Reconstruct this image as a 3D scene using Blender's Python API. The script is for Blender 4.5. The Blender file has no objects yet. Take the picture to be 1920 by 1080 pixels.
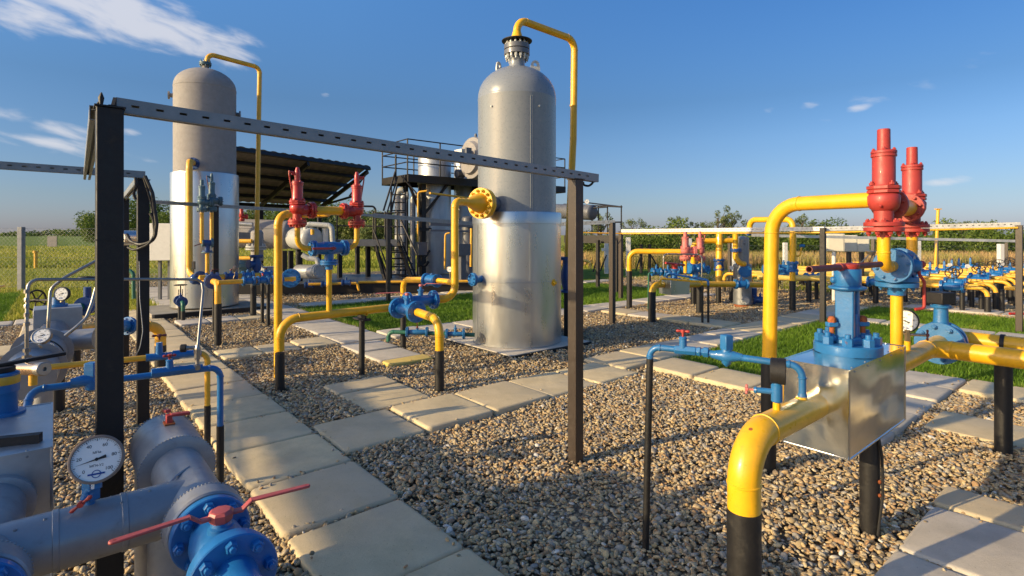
import bpy, math, random
import numpy as np
from mathutils import Vector, Matrix, Quaternion
random.seed(7); rng = np.random.default_rng(11)
C = bpy.context.scene.collection
R = math.radians

# ------------------------------------------------------------------ camera
F_PX, CX, HY, EYE = 1020.0, 960.0, 440.0, 1.6
cd = bpy.data.cameras.new('camera'); cam = bpy.data.objects.new('camera', cd); C.objects.link(cam)
cam.location = (0, 0, EYE); cam.rotation_euler = (R(90), 0, 0)
cd.sensor_width = 36; cd.lens = F_PX / 1920 * 36; cd.shift_y = -(540 - HY) / 1920
cd.clip_start = 0.05; cd.clip_end = 3000
bpy.context.scene.camera = cam

# ------------------------------------------------------------------ light and exposure
SUN_AZ = (-.905, -.425); SUN_EL = R(18.5)
sc = bpy.context.scene
sc.view_settings.view_transform = 'Standard'; sc.view_settings.look = 'None'
sc.view_settings.exposure = 0.30; sc.view_settings.gamma = 1.0
sc.cycles.max_bounces = 6; sc.cycles.diffuse_bounces = 3; sc.cycles.glossy_bounces = 4
sd = bpy.data.lights.new('sun', 'SUN'); sd.energy = 5.0; sd.angle = R(.5); sd.color = (1.0, .775, .44)
sun = bpy.data.objects.new('sun', sd); C.objects.link(sun)
to_sun = Vector((SUN_AZ[0]*math.cos(SUN_EL), SUN_AZ[1]*math.cos(SUN_EL), math.sin(SUN_EL)))
sun.rotation_euler = to_sun.to_track_quat('Z', 'Y').to_euler(); sun.location = (-20, -10, 20)

W = bpy.data.worlds.new('World'); sc.world = W; W.use_nodes = True
nt = W.node_tree; N = nt.nodes; L = nt.links; N.clear()
def nn(tree, t, **kw):
    n = tree.nodes.new(t)
    for k, v in kw.items(): setattr(n, k, v)
    return n
def mth(tree, op, a, b=None, c=None):
    n = tree.nodes.new('ShaderNodeMath'); n.operation = op
    for i, q in enumerate((a, b, c)):
        if q is None: continue
        if isinstance(q, (int, float)): n.inputs[i].default_value = q
        else: tree.links.new(q, n.inputs[i])
    return n.outputs[0]
def build_world():
    out = nn(nt, 'ShaderNodeOutputWorld'); bg = nn(nt, 'ShaderNodeBackground'); bg.inputs['Strength'].default_value = .112
    sky = nn(nt, 'ShaderNodeTexSky', sky_type='NISHITA'); sky.sun_disc = False
    sky.sun_elevation = SUN_EL; sky.sun_rotation = math.atan2(SUN_AZ[0], SUN_AZ[1])
    sky.air_density = 1.0; sky.dust_density = .6; sky.ozone_density = 2.2
    tc = nn(nt, 'ShaderNodeTexCoord'); sp = nn(nt, 'ShaderNodeSeparateXYZ'); L.new(tc.outputs['Generated'], sp.inputs[0])
    x, y, z = sp.outputs
    az = mth(nt, 'ARCTAN2', x, y); el = mth(nt, 'ARCSINE', mth(nt, 'MINIMUM', mth(nt, 'MAXIMUM', z, -1.0), 1.0))
    cb = nn(nt, 'ShaderNodeCombineXYZ')
    L.new(mth(nt, 'MULTIPLY', az, 9.0), cb.inputs[0])
    L.new(mth(nt, 'ADD', mth(nt, 'MULTIPLY', el, 27.0), mth(nt, 'MULTIPLY', az, 5.0)), cb.inputs[1])
    no = nn(nt, 'ShaderNodeTexNoise'); no.inputs['Scale'].default_value = 1.5; no.inputs['Detail'].default_value = 9
    no.inputs['Roughness'].default_value = .52; no.inputs['Distortion'].default_value = .25
    L.new(cb.outputs[0], no.inputs['Vector'])
    def blob(px, py, rx, ry, tilt=0.0, gain=1.0):
        dx = (px-CX)/F_PX; dz = (HY-py)/F_PX
        a0 = math.atan2(dx, 1); e0 = math.atan2(dz, math.hypot(dx, 1))
        ra = rx/F_PX/(1+dx*dx); re = ry/F_PX/math.sqrt(1+dx*dx)
        da = mth(nt, 'SUBTRACT', az, a0); de = mth(nt, 'SUBTRACT', el, e0)
        de = mth(nt, 'ADD', de, mth(nt, 'MULTIPLY', da, tilt))
        q = mth(nt, 'ADD', mth(nt, 'POWER', mth(nt, 'ABSOLUTE', mth(nt, 'DIVIDE', da, ra)), 2.0), mth(nt, 'POWER', mth(nt, 'ABSOLUTE', mth(nt, 'DIVIDE', de, re)), 2.0))
        return mth(nt, 'MULTIPLY', mth(nt, 'MAXIMUM', mth(nt, 'SUBTRACT', 1.0, q), 0.0), gain)
    bl = None
    for b in ((250, 30, 330, 62, .16, 1.0), (30, 18, 200, 60, .1, .8), (90, 235, 190, 24, .16, .62), (110, 275, 260, 26, .12, .55), (1602, 206, 44, 11, -.15, .7), (1775, 340, 60, 12, -.03, .75),
              (610, 178, 16, 8, 0, .6), (1445, 205, 20, 9, 0, .45), (1520, 200, 28, 12, 0, .35), (1640, 190, 260, 30, -.3, .2), (250, 248, 30, 10, 0, .5)):
        v = blob(*b); bl = v if bl is None else mth(nt, 'MAXIMUM', bl, v)
    m = mth(nt, 'ADD', mth(nt, 'MULTIPLY', no.outputs['Fac'], 1.9), mth(nt, 'MULTIPLY', bl, 1.0))
    mr = nn(nt, 'ShaderNodeMapRange'); mr.interpolation_type = 'SMOOTHSTEP'
    L.new(m, mr.inputs['Value']); mr.inputs['From Min'].default_value = 1.22; mr.inputs['From Max'].default_value = 1.95; mr.inputs['To Max'].default_value = .72
    gate = mth(nt, 'MULTIPLY', mr.outputs[0], mth(nt, 'MINIMUM', mth(nt, 'MULTIPLY', bl, 5.0), 1.0))
    # tint: deeper blue overhead, paler towards the horizon
    gr = nn(nt, 'ShaderNodeMapRange'); L.new(z, gr.inputs['Value']); gr.inputs['From Min'].default_value = 0.0; gr.inputs['From Max'].default_value = .42
    cr = nn(nt, 'ShaderNodeValToRGB'); L.new(gr.outputs[0], cr.inputs[0])
    cr.color_ramp.elements[0].color = (.55, .60, 1.0, 1); cr.color_ramp.elements[1].color = (.72, 1.18, 1.60, 1)
    e = cr.color_ramp.elements.new(.14); e.color = (.54, .62, .86, 1)
    e = cr.color_ramp.elements.new(.54); e.color = (.50, .70, .92, 1)
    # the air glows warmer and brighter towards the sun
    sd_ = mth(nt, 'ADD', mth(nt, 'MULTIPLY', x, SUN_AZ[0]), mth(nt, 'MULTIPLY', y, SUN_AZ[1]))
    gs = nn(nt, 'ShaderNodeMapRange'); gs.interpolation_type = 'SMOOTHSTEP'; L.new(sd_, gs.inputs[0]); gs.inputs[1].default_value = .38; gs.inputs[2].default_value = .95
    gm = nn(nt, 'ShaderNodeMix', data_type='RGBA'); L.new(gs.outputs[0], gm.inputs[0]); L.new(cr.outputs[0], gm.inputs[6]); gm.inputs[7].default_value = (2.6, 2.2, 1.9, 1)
    mx = nn(nt, 'ShaderNodeMix', data_type='RGBA', blend_type='MULTIPLY'); mx.inputs[0].default_value = 1
    ds = nn(nt, 'ShaderNodeMapRange'); L.new(sd_, ds.inputs[0]); ds.inputs[1].default_value = -.12; ds.inputs[2].default_value = -.88
    dz_ = nn(nt, 'ShaderNodeMapRange'); L.new(z, dz_.inputs[0]); dz_.inputs[1].default_value = .16; dz_.inputs[2].default_value = .40
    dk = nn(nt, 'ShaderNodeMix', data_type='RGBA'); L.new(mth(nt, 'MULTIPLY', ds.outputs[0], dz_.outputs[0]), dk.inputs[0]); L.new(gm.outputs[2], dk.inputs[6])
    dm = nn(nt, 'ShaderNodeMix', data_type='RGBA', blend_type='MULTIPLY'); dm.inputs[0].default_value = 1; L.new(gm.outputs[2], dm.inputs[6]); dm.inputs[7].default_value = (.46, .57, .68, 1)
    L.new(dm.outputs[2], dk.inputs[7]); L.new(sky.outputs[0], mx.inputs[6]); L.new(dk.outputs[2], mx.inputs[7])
    cl = nn(nt, 'ShaderNodeMix', data_type='RGBA'); L.new(gate, cl.inputs[0]); L.new(mx.outputs[2], cl.inputs[6]); cl.inputs[7].default_value = (6.0, 5.9, 6.1, 1)
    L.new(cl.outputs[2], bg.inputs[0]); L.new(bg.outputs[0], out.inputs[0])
build_world()

# ------------------------------------------------------------------ coordinates
U = Vector((.765, .644, 0)).normalized(); V = Vector((-.644, .765, 0)).normalized(); Z = Vector((0, 0, 1))
def P(px, py, Y): return Vector(((px-CX)/F_PX*Y, Y, EYE+(HY-py)/F_PX*Y))
def G(px, py, z=0.0):
    Y = (EYE-z)*F_PX/(py-HY); return Vector(((px-CX)/F_PX*Y, Y, z))
def GY(px, Y, z=0.0): return Vector(((px-CX)/F_PX*Y, Y, z))
def UV(a, b, z=0.0): return U*a + V*b + Z*z

# ------------------------------------------------------------------ materials
MATS = {}
def base_mat(name):
    m = bpy.data.materials.new(name); m.use_nodes = True; t = m.node_tree
    return m, t, t.nodes['Principled BSDF']
def noise(t, scale, detail=4, rough=.55, vec=None):
    n = nn(t, 'ShaderNodeTexNoise'); n.inputs['Scale'].default_value = scale; n.inputs['Detail'].default_value = detail; n.inputs['Roughness'].default_value = rough
    if vec is None:
        tc = nn(t, 'ShaderNodeTexCoord'); vec = tc.outputs['Object']
    t.links.new(vec, n.inputs['Vector']); return n.outputs['Fac']
def rng_map(t, v, a, b, c=0.0, d=1.0):
    m = nn(t, 'ShaderNodeMapRange'); t.links.new(v, m.inputs[0]); m.inputs[1].default_value = a; m.inputs[2].default_value = b; m.inputs[3].default_value = c; m.inputs[4].default_value = d
    return m.outputs[0]
def mix(t, f, a, b, mode='MIX'):
    m = nn(t, 'ShaderNodeMix', data_type='RGBA', blend_type=mode)
    for i, q in ((0, f), (6, a), (7, b)):
        if isinstance(q, (int, float)): m.inputs[i].default_value = q
        elif isinstance(q, tuple): m.inputs[i].default_value = (*q, 1) if len(q) == 3 else q
        else: t.links.new(q, m.inputs[i])
    return m.outputs[2]
def bump(t, p, h, strength=.2, dist=.01):
    b = nn(t, 'ShaderNodeBump'); b.inputs['Strength'].default_value = strength; b.inputs['Distance'].default_value = dist
    t.links.new(h, b.inputs['Height']); t.links.new(b.outputs[0], p.inputs['Normal'])
def paint(name, col, rough=.38, dirt=(.10, .07, .04), dirt_amt=.35, rust=0.0, bmp=.12, coat=.15, var=.18, metallic=0.0):
    m, t, p = base_mat(name)
    f = noise(t, 9, 6, .6); c = mix(t, rng_map(t, f, .3, .7), tuple(x*(1-var) for x in col), tuple(min(1, x*(1+var*.6)) for x in col))
    d = noise(t, 23, 7, .7); c = mix(t, rng_map(t, d, .56, .74, 0, dirt_amt), c, dirt)
    if rust:
        r1 = noise(t, 14, 8, .75); c = mix(t, rng_map(t, r1, .66-rust*.08, .70, 0, .9), c, (.22, .07, .02))
    t.links.new(c, p.inputs['Base Color'])
    t.links.new(rng_map(t, d, .3, .75, rough*.8, min(1, rough*1.5)), p.inputs['Roughness'])
    p.inputs['Coat Weight'].default_value = coat; p.inputs['Metallic'].default_value = metallic
    bump(t, p, noise(t, 60, 4, .6), bmp, .004); MATS[name] = m; return m
def metal(name, col, rough=.38, metallic=.9, stretch=None, bmp=.1, streak=.25):
    m, t, p = base_mat(name)
    tc = nn(t, 'ShaderNodeTexCoord'); mp = nn(t, 'ShaderNodeMapping'); t.links.new(tc.outputs['Object'], mp.inputs[0])
    mp.inputs['Scale'].default_value = stretch or (1, 1, 1)
    f = noise(t, 7, 7, .62, mp.outputs[0]); g = noise(t, 42, 4, .6)
    c = mix(t, rng_map(t, f, .3, .72), tuple(x*(1-streak) for x in col), tuple(min(1, x*(1+streak*.5)) for x in col))
    c = mix(t, rng_map(t, g, .62, .85, 0, .15), c, (.35, .33, .30))
    t.links.new(c, p.inputs['Base Color']); p.inputs['Metallic'].default_value = metallic
    t.links.new(rng_map(t, f, .3, .72, rough*.85, rough*1.25), p.inputs['Roughness'])
    bump(t, p, f, bmp, .012); MATS[name] = m; return m
YEL = paint('yellow_paint', (.80, .42, .010), .34, dirt_amt=.22, coat=.12, var=.16, rust=0)
YELR = paint('yellow_paint_chipped', (.82, .44, .012), .30, dirt_amt=.25, coat=.2, var=.14, rust=.25)
YELF = paint('faded_yellow_paint', (.80, .55, .12), .4, dirt_amt=.1)
YELM = paint('warm_yellow_paint', (.80, .42, .03), .4, dirt_amt=.2)
BLU = paint('blue_paint', (.015, .145, .40), .33, dirt_amt=.15, coat=.2)
BLUL = paint('light_blue_paint', (.020, .145, .36), .38, dirt_amt=.35, rust=.35, bmp=.3)
BLUD = paint('dark_blue_paint', (.012, .06, .22), .4, dirt_amt=.3, rust=.2)
BLUG = paint('grey_blue_paint', (.06, .13, .17), .45, dirt_amt=.5, rust=.6)
RED = paint('red_paint', (.46, .028, .018), .34, dirt_amt=.2, coat=.2)
REDF = paint('faded_red_paint', (.38, .040, .032), .45, dirt_amt=.25, rust=.2, coat=.05)
REDP = paint('pinkish_red_paint', (.62, .17, .15), .5, dirt_amt=.2, coat=0)
REDH = paint('worn_handle_red', (.44, .085, .075), .42, dirt_amt=.35, rust=.35, coat=.05)
REDB = paint('brown_red_oxide', (.16, .04, .035), .5, dirt_amt=.3, coat=0)
BLK = paint('black_bitumen_paint', (.010, .009, .009), .50, dirt=(.05, .045, .035), dirt_amt=.5, bmp=.35, coat=0)
STL = paint('brown_black_steel', (.010, .008, .008), .5, dirt=(.06, .045, .03), dirt_amt=.5, coat=0)
STB = paint('brown_grey_steel', (.045, .032, .024), .42, dirt=(.09, .07, .05), dirt_amt=.4, coat=0)
GRN = paint('green_paint', (.02, .13, .08), .4)
GRY = paint('grey_tank_paint', (.205, .225, .25), .27, dirt_amt=.04, var=.05, bmp=.05, coat=.10)
GRM = paint('matt_primer_grey', (.27, .255, .25), .75, dirt=(.20, .175, .155), dirt_amt=.4, var=.10, coat=0)
GRD = paint('dark_grey_paint', (.11, .115, .13), .4, dirt_amt=.2)
GRP = paint('grey_pipe_jacket', (.30, .31, .33), .36, dirt_amt=.25, var=.14, coat=.05, metallic=.35)
GRL = paint('light_grey_paint', (.42, .43, .42), .4, dirt_amt=.2)
CRM = paint('cream_cabinet_paint', (.62, .58, .47), .45, dirt_amt=.12, var=.06)
WHT = paint('white_paint', (.68, .66, .62), .5, dirt_amt=.15, var=.06)
GLV = metal('galvanised_steel', (.27, .28, .29), .42, .6, bmp=.05)
ALU = metal('aluminium_cladding', (.50, .515, .52), .29, .85, stretch=(1, 1, .25), bmp=.03, streak=.07)
ALT = metal('weathered_cladding', (.42, .43, .44), .42, .6, stretch=(1, 1, .25), bmp=.04, streak=.2)
GLW = metal('pale_galvanised', (.62, .62, .60), .5, .3)
ALB = metal('sheet_metal_box', (.80, .81, .78), .16, 1.0, bmp=.05, streak=.06)
CPR = metal('copper_tinted_steel', (.62, .42, .28), .25, .9)
BRS = metal('worn_brass', (.40, .30, .18), .35, .85)
STN = metal('stainless_tube', (.36, .34, .31), .35, .8)
RUB = paint('black_rubber', (.012, .012, .013), .55, dirt_amt=.2, coat=0)
DIAL = paint('dial_white', (.78, .78, .76), .4, dirt_amt=.03, var=.02)
CASE = paint('gauge_case_brown', (.20, .15, .12), .4, dirt_amt=.3)
INK = paint('dial_ink', (.01, .01, .012), .6, dirt_amt=0)
INKB = paint('dial_blue_ink', (.01, .05, .25), .6, dirt_amt=0)
RST = paint('rusty_bolt', (.30, .08, .02), .7, dirt_amt=.4, coat=0)

def concrete(name, c1, c2, yellow=False):
    m, t, p = base_mat(name); oi = nn(t, 'ShaderNodeObjectInfo')
    tc = nn(t, 'ShaderNodeTexCoord'); va = nn(t, 'ShaderNodeVectorMath'); va.operation = 'ADD'
    t.links.new(tc.outputs['Object'], va.inputs[0]); cb = nn(t, 'ShaderNodeCombineXYZ'); t.links.new(mth(t, 'MULTIPLY', oi.outputs['Random'], 50.0), cb.inputs[0]); t.links.new(cb.outputs[0], va.inputs[1])
    vec = va.outputs[0]
    c = mix(t, oi.outputs['Random'], c1, c2)
    c = mix(t, rng_map(t, noise(t, 3.5, 7, .68, vec), .38, .66, 0, .75), c, tuple(x*.66 for x in c1))
    c = mix(t, rng_map(t, noise(t, 1.6, 5, .6, vec), .48, .66, 0, .32), c, (.40, .36, .29))
    c = mix(t, rng_map(t, noise(t, 85, 3, .7, vec), .6, .75, 0, .4), c, (.16, .14, .11))
    v = nn(t, 'ShaderNodeTexVoronoi'); v.inputs['Scale'].default_value = 26; t.links.new(vec, v.inputs['Vector'])
    spot = rng_map(t, v.outputs['Distance'], .03, .09, .75, 0)
    c = mix(t, spot, c, (.10, .085, .06))
    if yellow:
        c = mix(t, .75, c, (.62, .44, .06))
    t.links.new(c, p.inputs['Base Color']); p.inputs['Roughness'].default_value = .85
    h = mth(t, 'ADD', noise(t, 120, 5, .7, vec), mth(t, 'MULTIPLY', noise(t, 9, 3, .5, vec), 1.5)); bump(t, p, h, .35, .006)
    MATS[name] = m; return m
SLAB = concrete('sand_concrete', (.70, .56, .325), (.56, .455, .29))
SLABG = concrete('grey_concrete', (.60, .53, .42), (.52, .47, .40))
SLABY = concrete('yellow_painted_concrete', (.66, .55, .36), (.62, .54, .40), True)

def gravel_mat():
    m, t, p = base_mat('gravel_ground'); tc = nn(t, 'ShaderNodeTexCoord')
    v = nn(t, 'ShaderNodeTexVoronoi'); v.inputs['Scale'].default_value = 34; t.links.new(tc.outputs['Object'], v.inputs['Vector'])
    sp = nn(t, 'ShaderNodeSeparateColor'); t.links.new(v.outputs['Color'], sp.inputs[0])
    cr = nn(t, 'ShaderNodeValToRGB'); t.links.new(sp.outputs[0], cr.inputs[0]); e = cr.color_ramp.elements
    e[0].color = (.22, .16, .09, 1); e[1].color = (.58, .46, .28, 1); q = e.new(.5); q.color = (.38, .29, .17, 1)
    c = mix(t, rng_map(t, v.outputs['Distance'], .0, .75, 0, .8), cr.outputs[0], (.05, .04, .03))
    t.links.new(c, p.inputs['Base Color']); p.inputs['Roughness'].default_value = .85
    bump(t, p, mth(t, 'SUBTRACT', 1.0, v.outputs['Distance']), 1.0, .03); return m
GRAV = gravel_mat()
def attr_mat(name, stops, rough=.7, trans=0.0, bmpscale=None):
    m, t, p = base_mat(name); a = nn(t, 'ShaderNodeAttribute'); a.attribute_name = 'tint'
    cr = nn(t, 'ShaderNodeValToRGB'); t.links.new(a.outputs['Fac'], cr.inputs[0]); e = cr.color_ramp.elements
    e[0].position = stops[0][0]; e[0].color = (*stops[0][1], 1); e[1].position = stops[-1][0]; e[1].color = (*stops[-1][1], 1)
    for s, c in stops[1:-1]: q = e.new(s); q.color = (*c, 1)
    col = cr.outputs[0]
    if bmpscale:
        col = mix(t, rng_map(t, noise(t, bmpscale, 5, .7), .4, .75, 0, .45), col, (.10, .075, .05)); bump(t, p, noise(t, bmpscale, 4, .6), .3, .004)
    t.links.new(col, p.inputs['Base Color']); p.inputs['Roughness'].default_value = rough
    p.inputs['Specular IOR Level'].default_value = .3
    if trans:
        tr = nn(t, 'ShaderNodeBsdfTranslucent'); ms = nn(t, 'ShaderNodeMixShader'); ms.inputs[0].default_value = trans
        t.links.new(col, tr.inputs[0]); t.links.new(p.outputs[0], ms.inputs[1]); t.links.new(tr.outputs[0], ms.inputs[2])
        t.links.new(ms.outputs[0], t.nodes['Material Output'].inputs[0])
    return m
PEB = attr_mat('pebbles', [(0, (.13, .10, .07)), (.16, (.32, .255, .165)), (.36, (.57, .42, .21)), (.52, (.36, .21, .10)), (.68, (.64, .50, .28)), (.84, (.28, .265, .24)), (.96, (.60, .50, .34)), (1, (.72, .68, .60))], .62, bmpscale=70)
GRS = attr_mat('lawn_blades', [(0, (.08, .16, .012)), (.5, (.15, .27, .02)), (.82, (.26, .36, .04)), (1, (.46, .36, .11))], .55, .35)
MDW = attr_mat('meadow_blades', [(0, (.15, .21, .025)), (.4, (.30, .32, .04)), (.75, (.44, .40, .07)), (1, (.58, .44, .16))], .7, .35)
REED = attr_mat('dry_reeds', [(0, (.30, .30, .07)), (.4, (.50, .38, .13)), (.8, (.68, .44, .20)), (1, (.50, .30, .16))], .7, .35)
LEAF = attr_mat('leaf_green', [(0, (.05, .09, .013)), (.5, (.11, .17, .025)), (1, (.22, .26, .06))], .6, .3)
LEAFG = attr_mat('leaf_silver_green', [(0, (.07, .10, .035)), (.5, (.15, .19, .06)), (1, (.28, .30, .13))], .6, .3)
BARK = paint('bark', (.09, .07, .05), .9, coat=0)
def ground_mat(name, a, b, c3, s=.35):
    m, t, p = base_mat(name)
    c = mix(t, rng_map(t, noise(t, s, 7, .6), .35, .65), a, b); c = mix(t, rng_map(t, noise(t, s*14, 6, .7), .45, .75, 0, .8), c, c3)
    t.links.new(c, p.inputs['Base Color']); p.inputs['Roughness'].default_value = .95; p.inputs['Specular IOR Level'].default_value = .1
    bump(t, p, noise(t, 18, 6, .8), .8, .06); return m
MEAD = ground_mat('meadow_ground', (.25, .28, .04), (.38, .35, .07), (.18, .22, .03))
LAWN = ground_mat('lawn_ground', (.08, .15, .015), (.13, .20, .025), (.18, .18, .04), 1.2)
FARG = ground_mat('far_field_ground', (.12, .19, .035), (.18, .23, .05), (.20, .22, .06), .05)

# ------------------------------------------------------------------ mesh builder
class MB:
    def __init__(s): s.v = []; s.f = []
    def add(s, vs, fs):
        o = len(s.v); s.v.extend(Vector(q) for q in vs); s.f.extend(tuple(i+o for i in f) for f in fs); return s
    def box(s, c, size, x=None, y=None, z=None):
        x = Vector(x or (1, 0, 0)).normalized(); z = Vector(z or (0, 0, 1)).normalized(); y = Vector(y).normalized() if y else z.cross(x).normalized()
        a, b, d = (q/2 for q in size); c = Vector(c)
        vs = [c + x*(a*i) + y*(b*j) + z*(d*k) for i in (-1, 1) for j in (-1, 1) for k in (-1, 1)]
        return s.add(vs, [(0, 1, 3, 2), (4, 6, 7, 5), (0, 4, 5, 1), (2, 3, 7, 6), (0, 2, 6, 4), (1, 5, 7, 3)])
    def beam(s, p, q, w, h, up=Z):
        p, q = Vector(p), Vector(q); d = (q-p)
        x = d.normalized(); y = Vector(up).cross(x)
        if y.length < 1e-4: y = Vector((0, 1, 0)).cross(x)
        y.normalize(); z = x.cross(y); return s.box((p+q)/2, (d.length, w, h), x, y, z)
    def lathe(s, o, ax, prof, n=28, ph=0.0):
        o = Vector(o); ax = Vector(ax).normalized(); e = ax.orthogonal().normalized()
        if abs(ax.z) < .9: e = Z.cross(ax).normalized()
        g = ax.cross(e); vs = []; fs = []; rings = []
        for (t, r) in prof:
            if r < 1e-6: rings.append([len(vs)]); vs.append(o+ax*t)
            else:
                rings.append(list(range(len(vs), len(vs)+n)))
                for i in range(n):
                    a = ph+2*math.pi*i/n; vs.append(o+ax*t+(e*math.cos(a)+g*math.sin(a))*r)
        for A, B in zip(rings, rings[1:]):
            for i in range(n):
                j = (i+1) % n
                if len(A) == 1 and len(B) == 1: continue
                if len(A) == 1: fs.append((A[0], B[j], B[i]))
                elif len(B) == 1: fs.append((A[i], A[j], B[0]))
                else: fs.append((A[i], A[j], B[j], B[i]))
        if len(rings[0]) > 1: fs.append(tuple(reversed(rings[0])))
        if len(rings[-1]) > 1: fs.append(tuple(rings[-1]))
        return s.add(vs, fs)
    def cyl(s, p, q, r, r2=None, n=20, ph=0.0):
        p, q = Vector(p), Vector(q); return s.lathe(p, q-p, [(0, r), ((q-p).length, r if r2 is None else r2)], n, ph)
    def ball(s, c, r, n=16, sq=1.0):
        k = n//2; return s.lathe(Vector(c)-Z*r*sq, Z, [(r*sq*(1-math.cos(math.pi*i/k)), r*math.sin(math.pi*i/k) if 0 < i < k else 0) for i in range(k+1)], n)
    def tube(s, pts, r, Rb=None, n=18, welds=True, seg=7):
        pts = [Vector(p) for p in pts]; Rb = Rb if Rb is not None else r*3; path = [pts[0]]; wl = []
        for i in range(1, len(pts)-1):
            a, b, c = pts[i-1], pts[i], pts[i+1]; d1 = (b-a).normalized(); d2 = (c-b).normalized(); ang = d1.angle(d2, 0)
            if ang < .03: path.append(b); continue
            tl = Rb*math.tan(ang/2); tl = min(tl, (b-a).length*.49 if i > 1 else (b-a).length*.95, (c-b).length*.49 if i < len(pts)-2 else (c-b).length*.95)
            rr = tl/math.tan(ang/2); s0 = b-d1*tl; nrm = (d2-d1*d2.dot(d1)).normalized(); cen = s0+nrm*rr
            k = max(3, int(seg*ang/1.57)+1)
            for j in range(k+1):
                th = ang*j/k; path.append(cen-nrm*rr*math.cos(th)+d1*rr*math.sin(th))
            wl += [(s0, d1), (b+d2*tl, d2)]
        path.append(pts[-1]); vs = []; fs = []; m = len(path); prev = None
        for i, p in enumerate(path):
            if i == 0: t = path[1]-p
            elif i == m-1: t = p-path[i-1]
            else: t = (path[i+1]-p).normalized()+(p-path[i-1]).normalized()
            t = t.normalized()
            if prev is None: e = t.orthogonal().normalized()
            else: e = (prev-t*prev.dot(t)).normalized()
            prev = e; g = t.cross(e)
            for j in range(n):
                a = 2*math.pi*j/n; vs.append(p+(e*math.cos(a)+g*math.sin(a))*r)
        for i in range(m-1):
            for j in range(n):
                k = (j+1) % n; fs.append((i*n+j, i*n+k, (i+1)*n+k, (i+1)*n+j))
        fs.append(tuple(reversed(range(n)))); fs.append(tuple(range((m-1)*n, m*n))); s.add(vs, fs)
        if welds:
            for p, d in wl: s.lathe(p-d*.006, d, [(0, r*.98), (.003, r+.003), (.009, r+.003), (.012, r*.98)], n)
        return s
    def bolt(s, o, ax, r, h, stud=True):
        s.lathe(o, ax, [(0, r), (h*.85, r), (h, r*.86)], 6)
        if stud: s.lathe(Vector(o)+Vector(ax).normalized()*h, ax, [(0, r*.52), (h*.55, r*.52), (h*.62, r*.42)], 10)
        return s
    def boltring(s, o, ax, Rr, n, r, h, ph=.2):
        for p in ring_pts(o, ax, Rr, n, ph): s.bolt(p, ax, r, h)
        return s
def ring_pts(o, ax, Rr, n, ph=.2):
    o = Vector(o); ax = Vector(ax).normalized(); e = ax.orthogonal().normalized()
    if abs(ax.z) < .9: e = Z.cross(ax).normalized()
    g = ax.cross(e); return [o+(e*math.cos(ph+2*math.pi*i/n)+g*math.sin(ph+2*math.pi*i/n))*Rr for i in range(n)]

ORG = {}
def thing(name, label, cat, loc, group=None):
    o = bpy.data.objects.new(name, None); C.objects.link(o); o.location = loc; o.empty_display_size = .1
    o['label'] = label; o['category'] = cat
    if group: o['group'] = group
    ORG[o.name] = Vector(loc); return o
def obj(name, mb, m, parent=None, bevel=0.0, sharp=38, loc=None, label=None):
    org = ORG.get(parent.name, Vector((0, 0, 0))) if parent else Vector(loc or (0, 0, 0))
    me = bpy.data.meshes.new(name); me.from_pydata([tuple(v-org) for v in mb.v], [], mb.f); me.validate()
    me.polygons.foreach_set('use_smooth', [True]*len(me.polygons)); me.set_sharp_from_angle(angle=R(sharp)); me.materials.append(m)
    o = bpy.data.objects.new(name, me); C.objects.link(o)
    if parent: o.parent = parent
    else: o.location = org
    ORG[o.name] = org
    if bevel:
        b = o.modifiers.new('bevel', 'BEVEL'); b.width = bevel; b.segments = 2; b.limit_method = 'ANGLE'; b.angle_limit = R(50)
    if label: o['label'] = label
    return o
def tag(o, label, cat, group=None, kind=None):
    o['label'] = label; o['category'] = cat
    if group: o['group'] = group
    if kind: o['kind'] = kind
    return o
def structure(o): o['kind'] = 'structure'; return o
_bm = {}
def bolts(parent, o, ax, Rr, n, r, h, m, ph=.2):
    key = (round(r, 4), round(h, 4), m.name)
    if key not in _bm:
        b = MB().bolt((0, 0, 0), Z, r, h); me = bpy.data.meshes.new('bolt'); me.from_pydata([tuple(v) for v in b.v], [], b.f); me.materials.append(m); _bm[key] = me
    q = Vector(ax).to_track_quat('Z', 'Y'); org = ORG[parent.name]
    for p in ring_pts(o, ax, Rr, n, ph):
        b = bpy.data.objects.new('bolt', _bm[key]); C.objects.link(b); b.parent = parent; b.location = p-org; b.rotation_mode = 'QUATERNION'; b.rotation_quaternion = q @ Quaternion((0, 0, 1), random.random())

def arr_mesh(name, verts, faces, tint, mat, smooth=False):
    me = bpy.data.meshes.new(name); nv = len(verts); nf, k = faces.shape
    me.vertices.add(nv); me.vertices.foreach_set('co', verts.astype(np.float32).ravel())
    me.loops.add(nf*k); me.loops.foreach_set('vertex_index', faces.astype(np.int32).ravel())
    me.polygons.add(nf); me.polygons.foreach_set('loop_start', np.arange(0, nf*k, k, dtype=np.int32)); me.polygons.foreach_set('loop_total', np.full(nf, k, dtype=np.int32))
    a = me.attributes.new('tint', 'FLOAT', 'POINT'); a.data.foreach_set('value', tint.astype(np.float32))
    me.materials.append(mat); me.update(calc_edges=True)
    me.polygons.foreach_set('use_smooth', np.full(nf, smooth))
    o = bpy.data.objects.new(name, me); C.objects.link(o); return o

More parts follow.
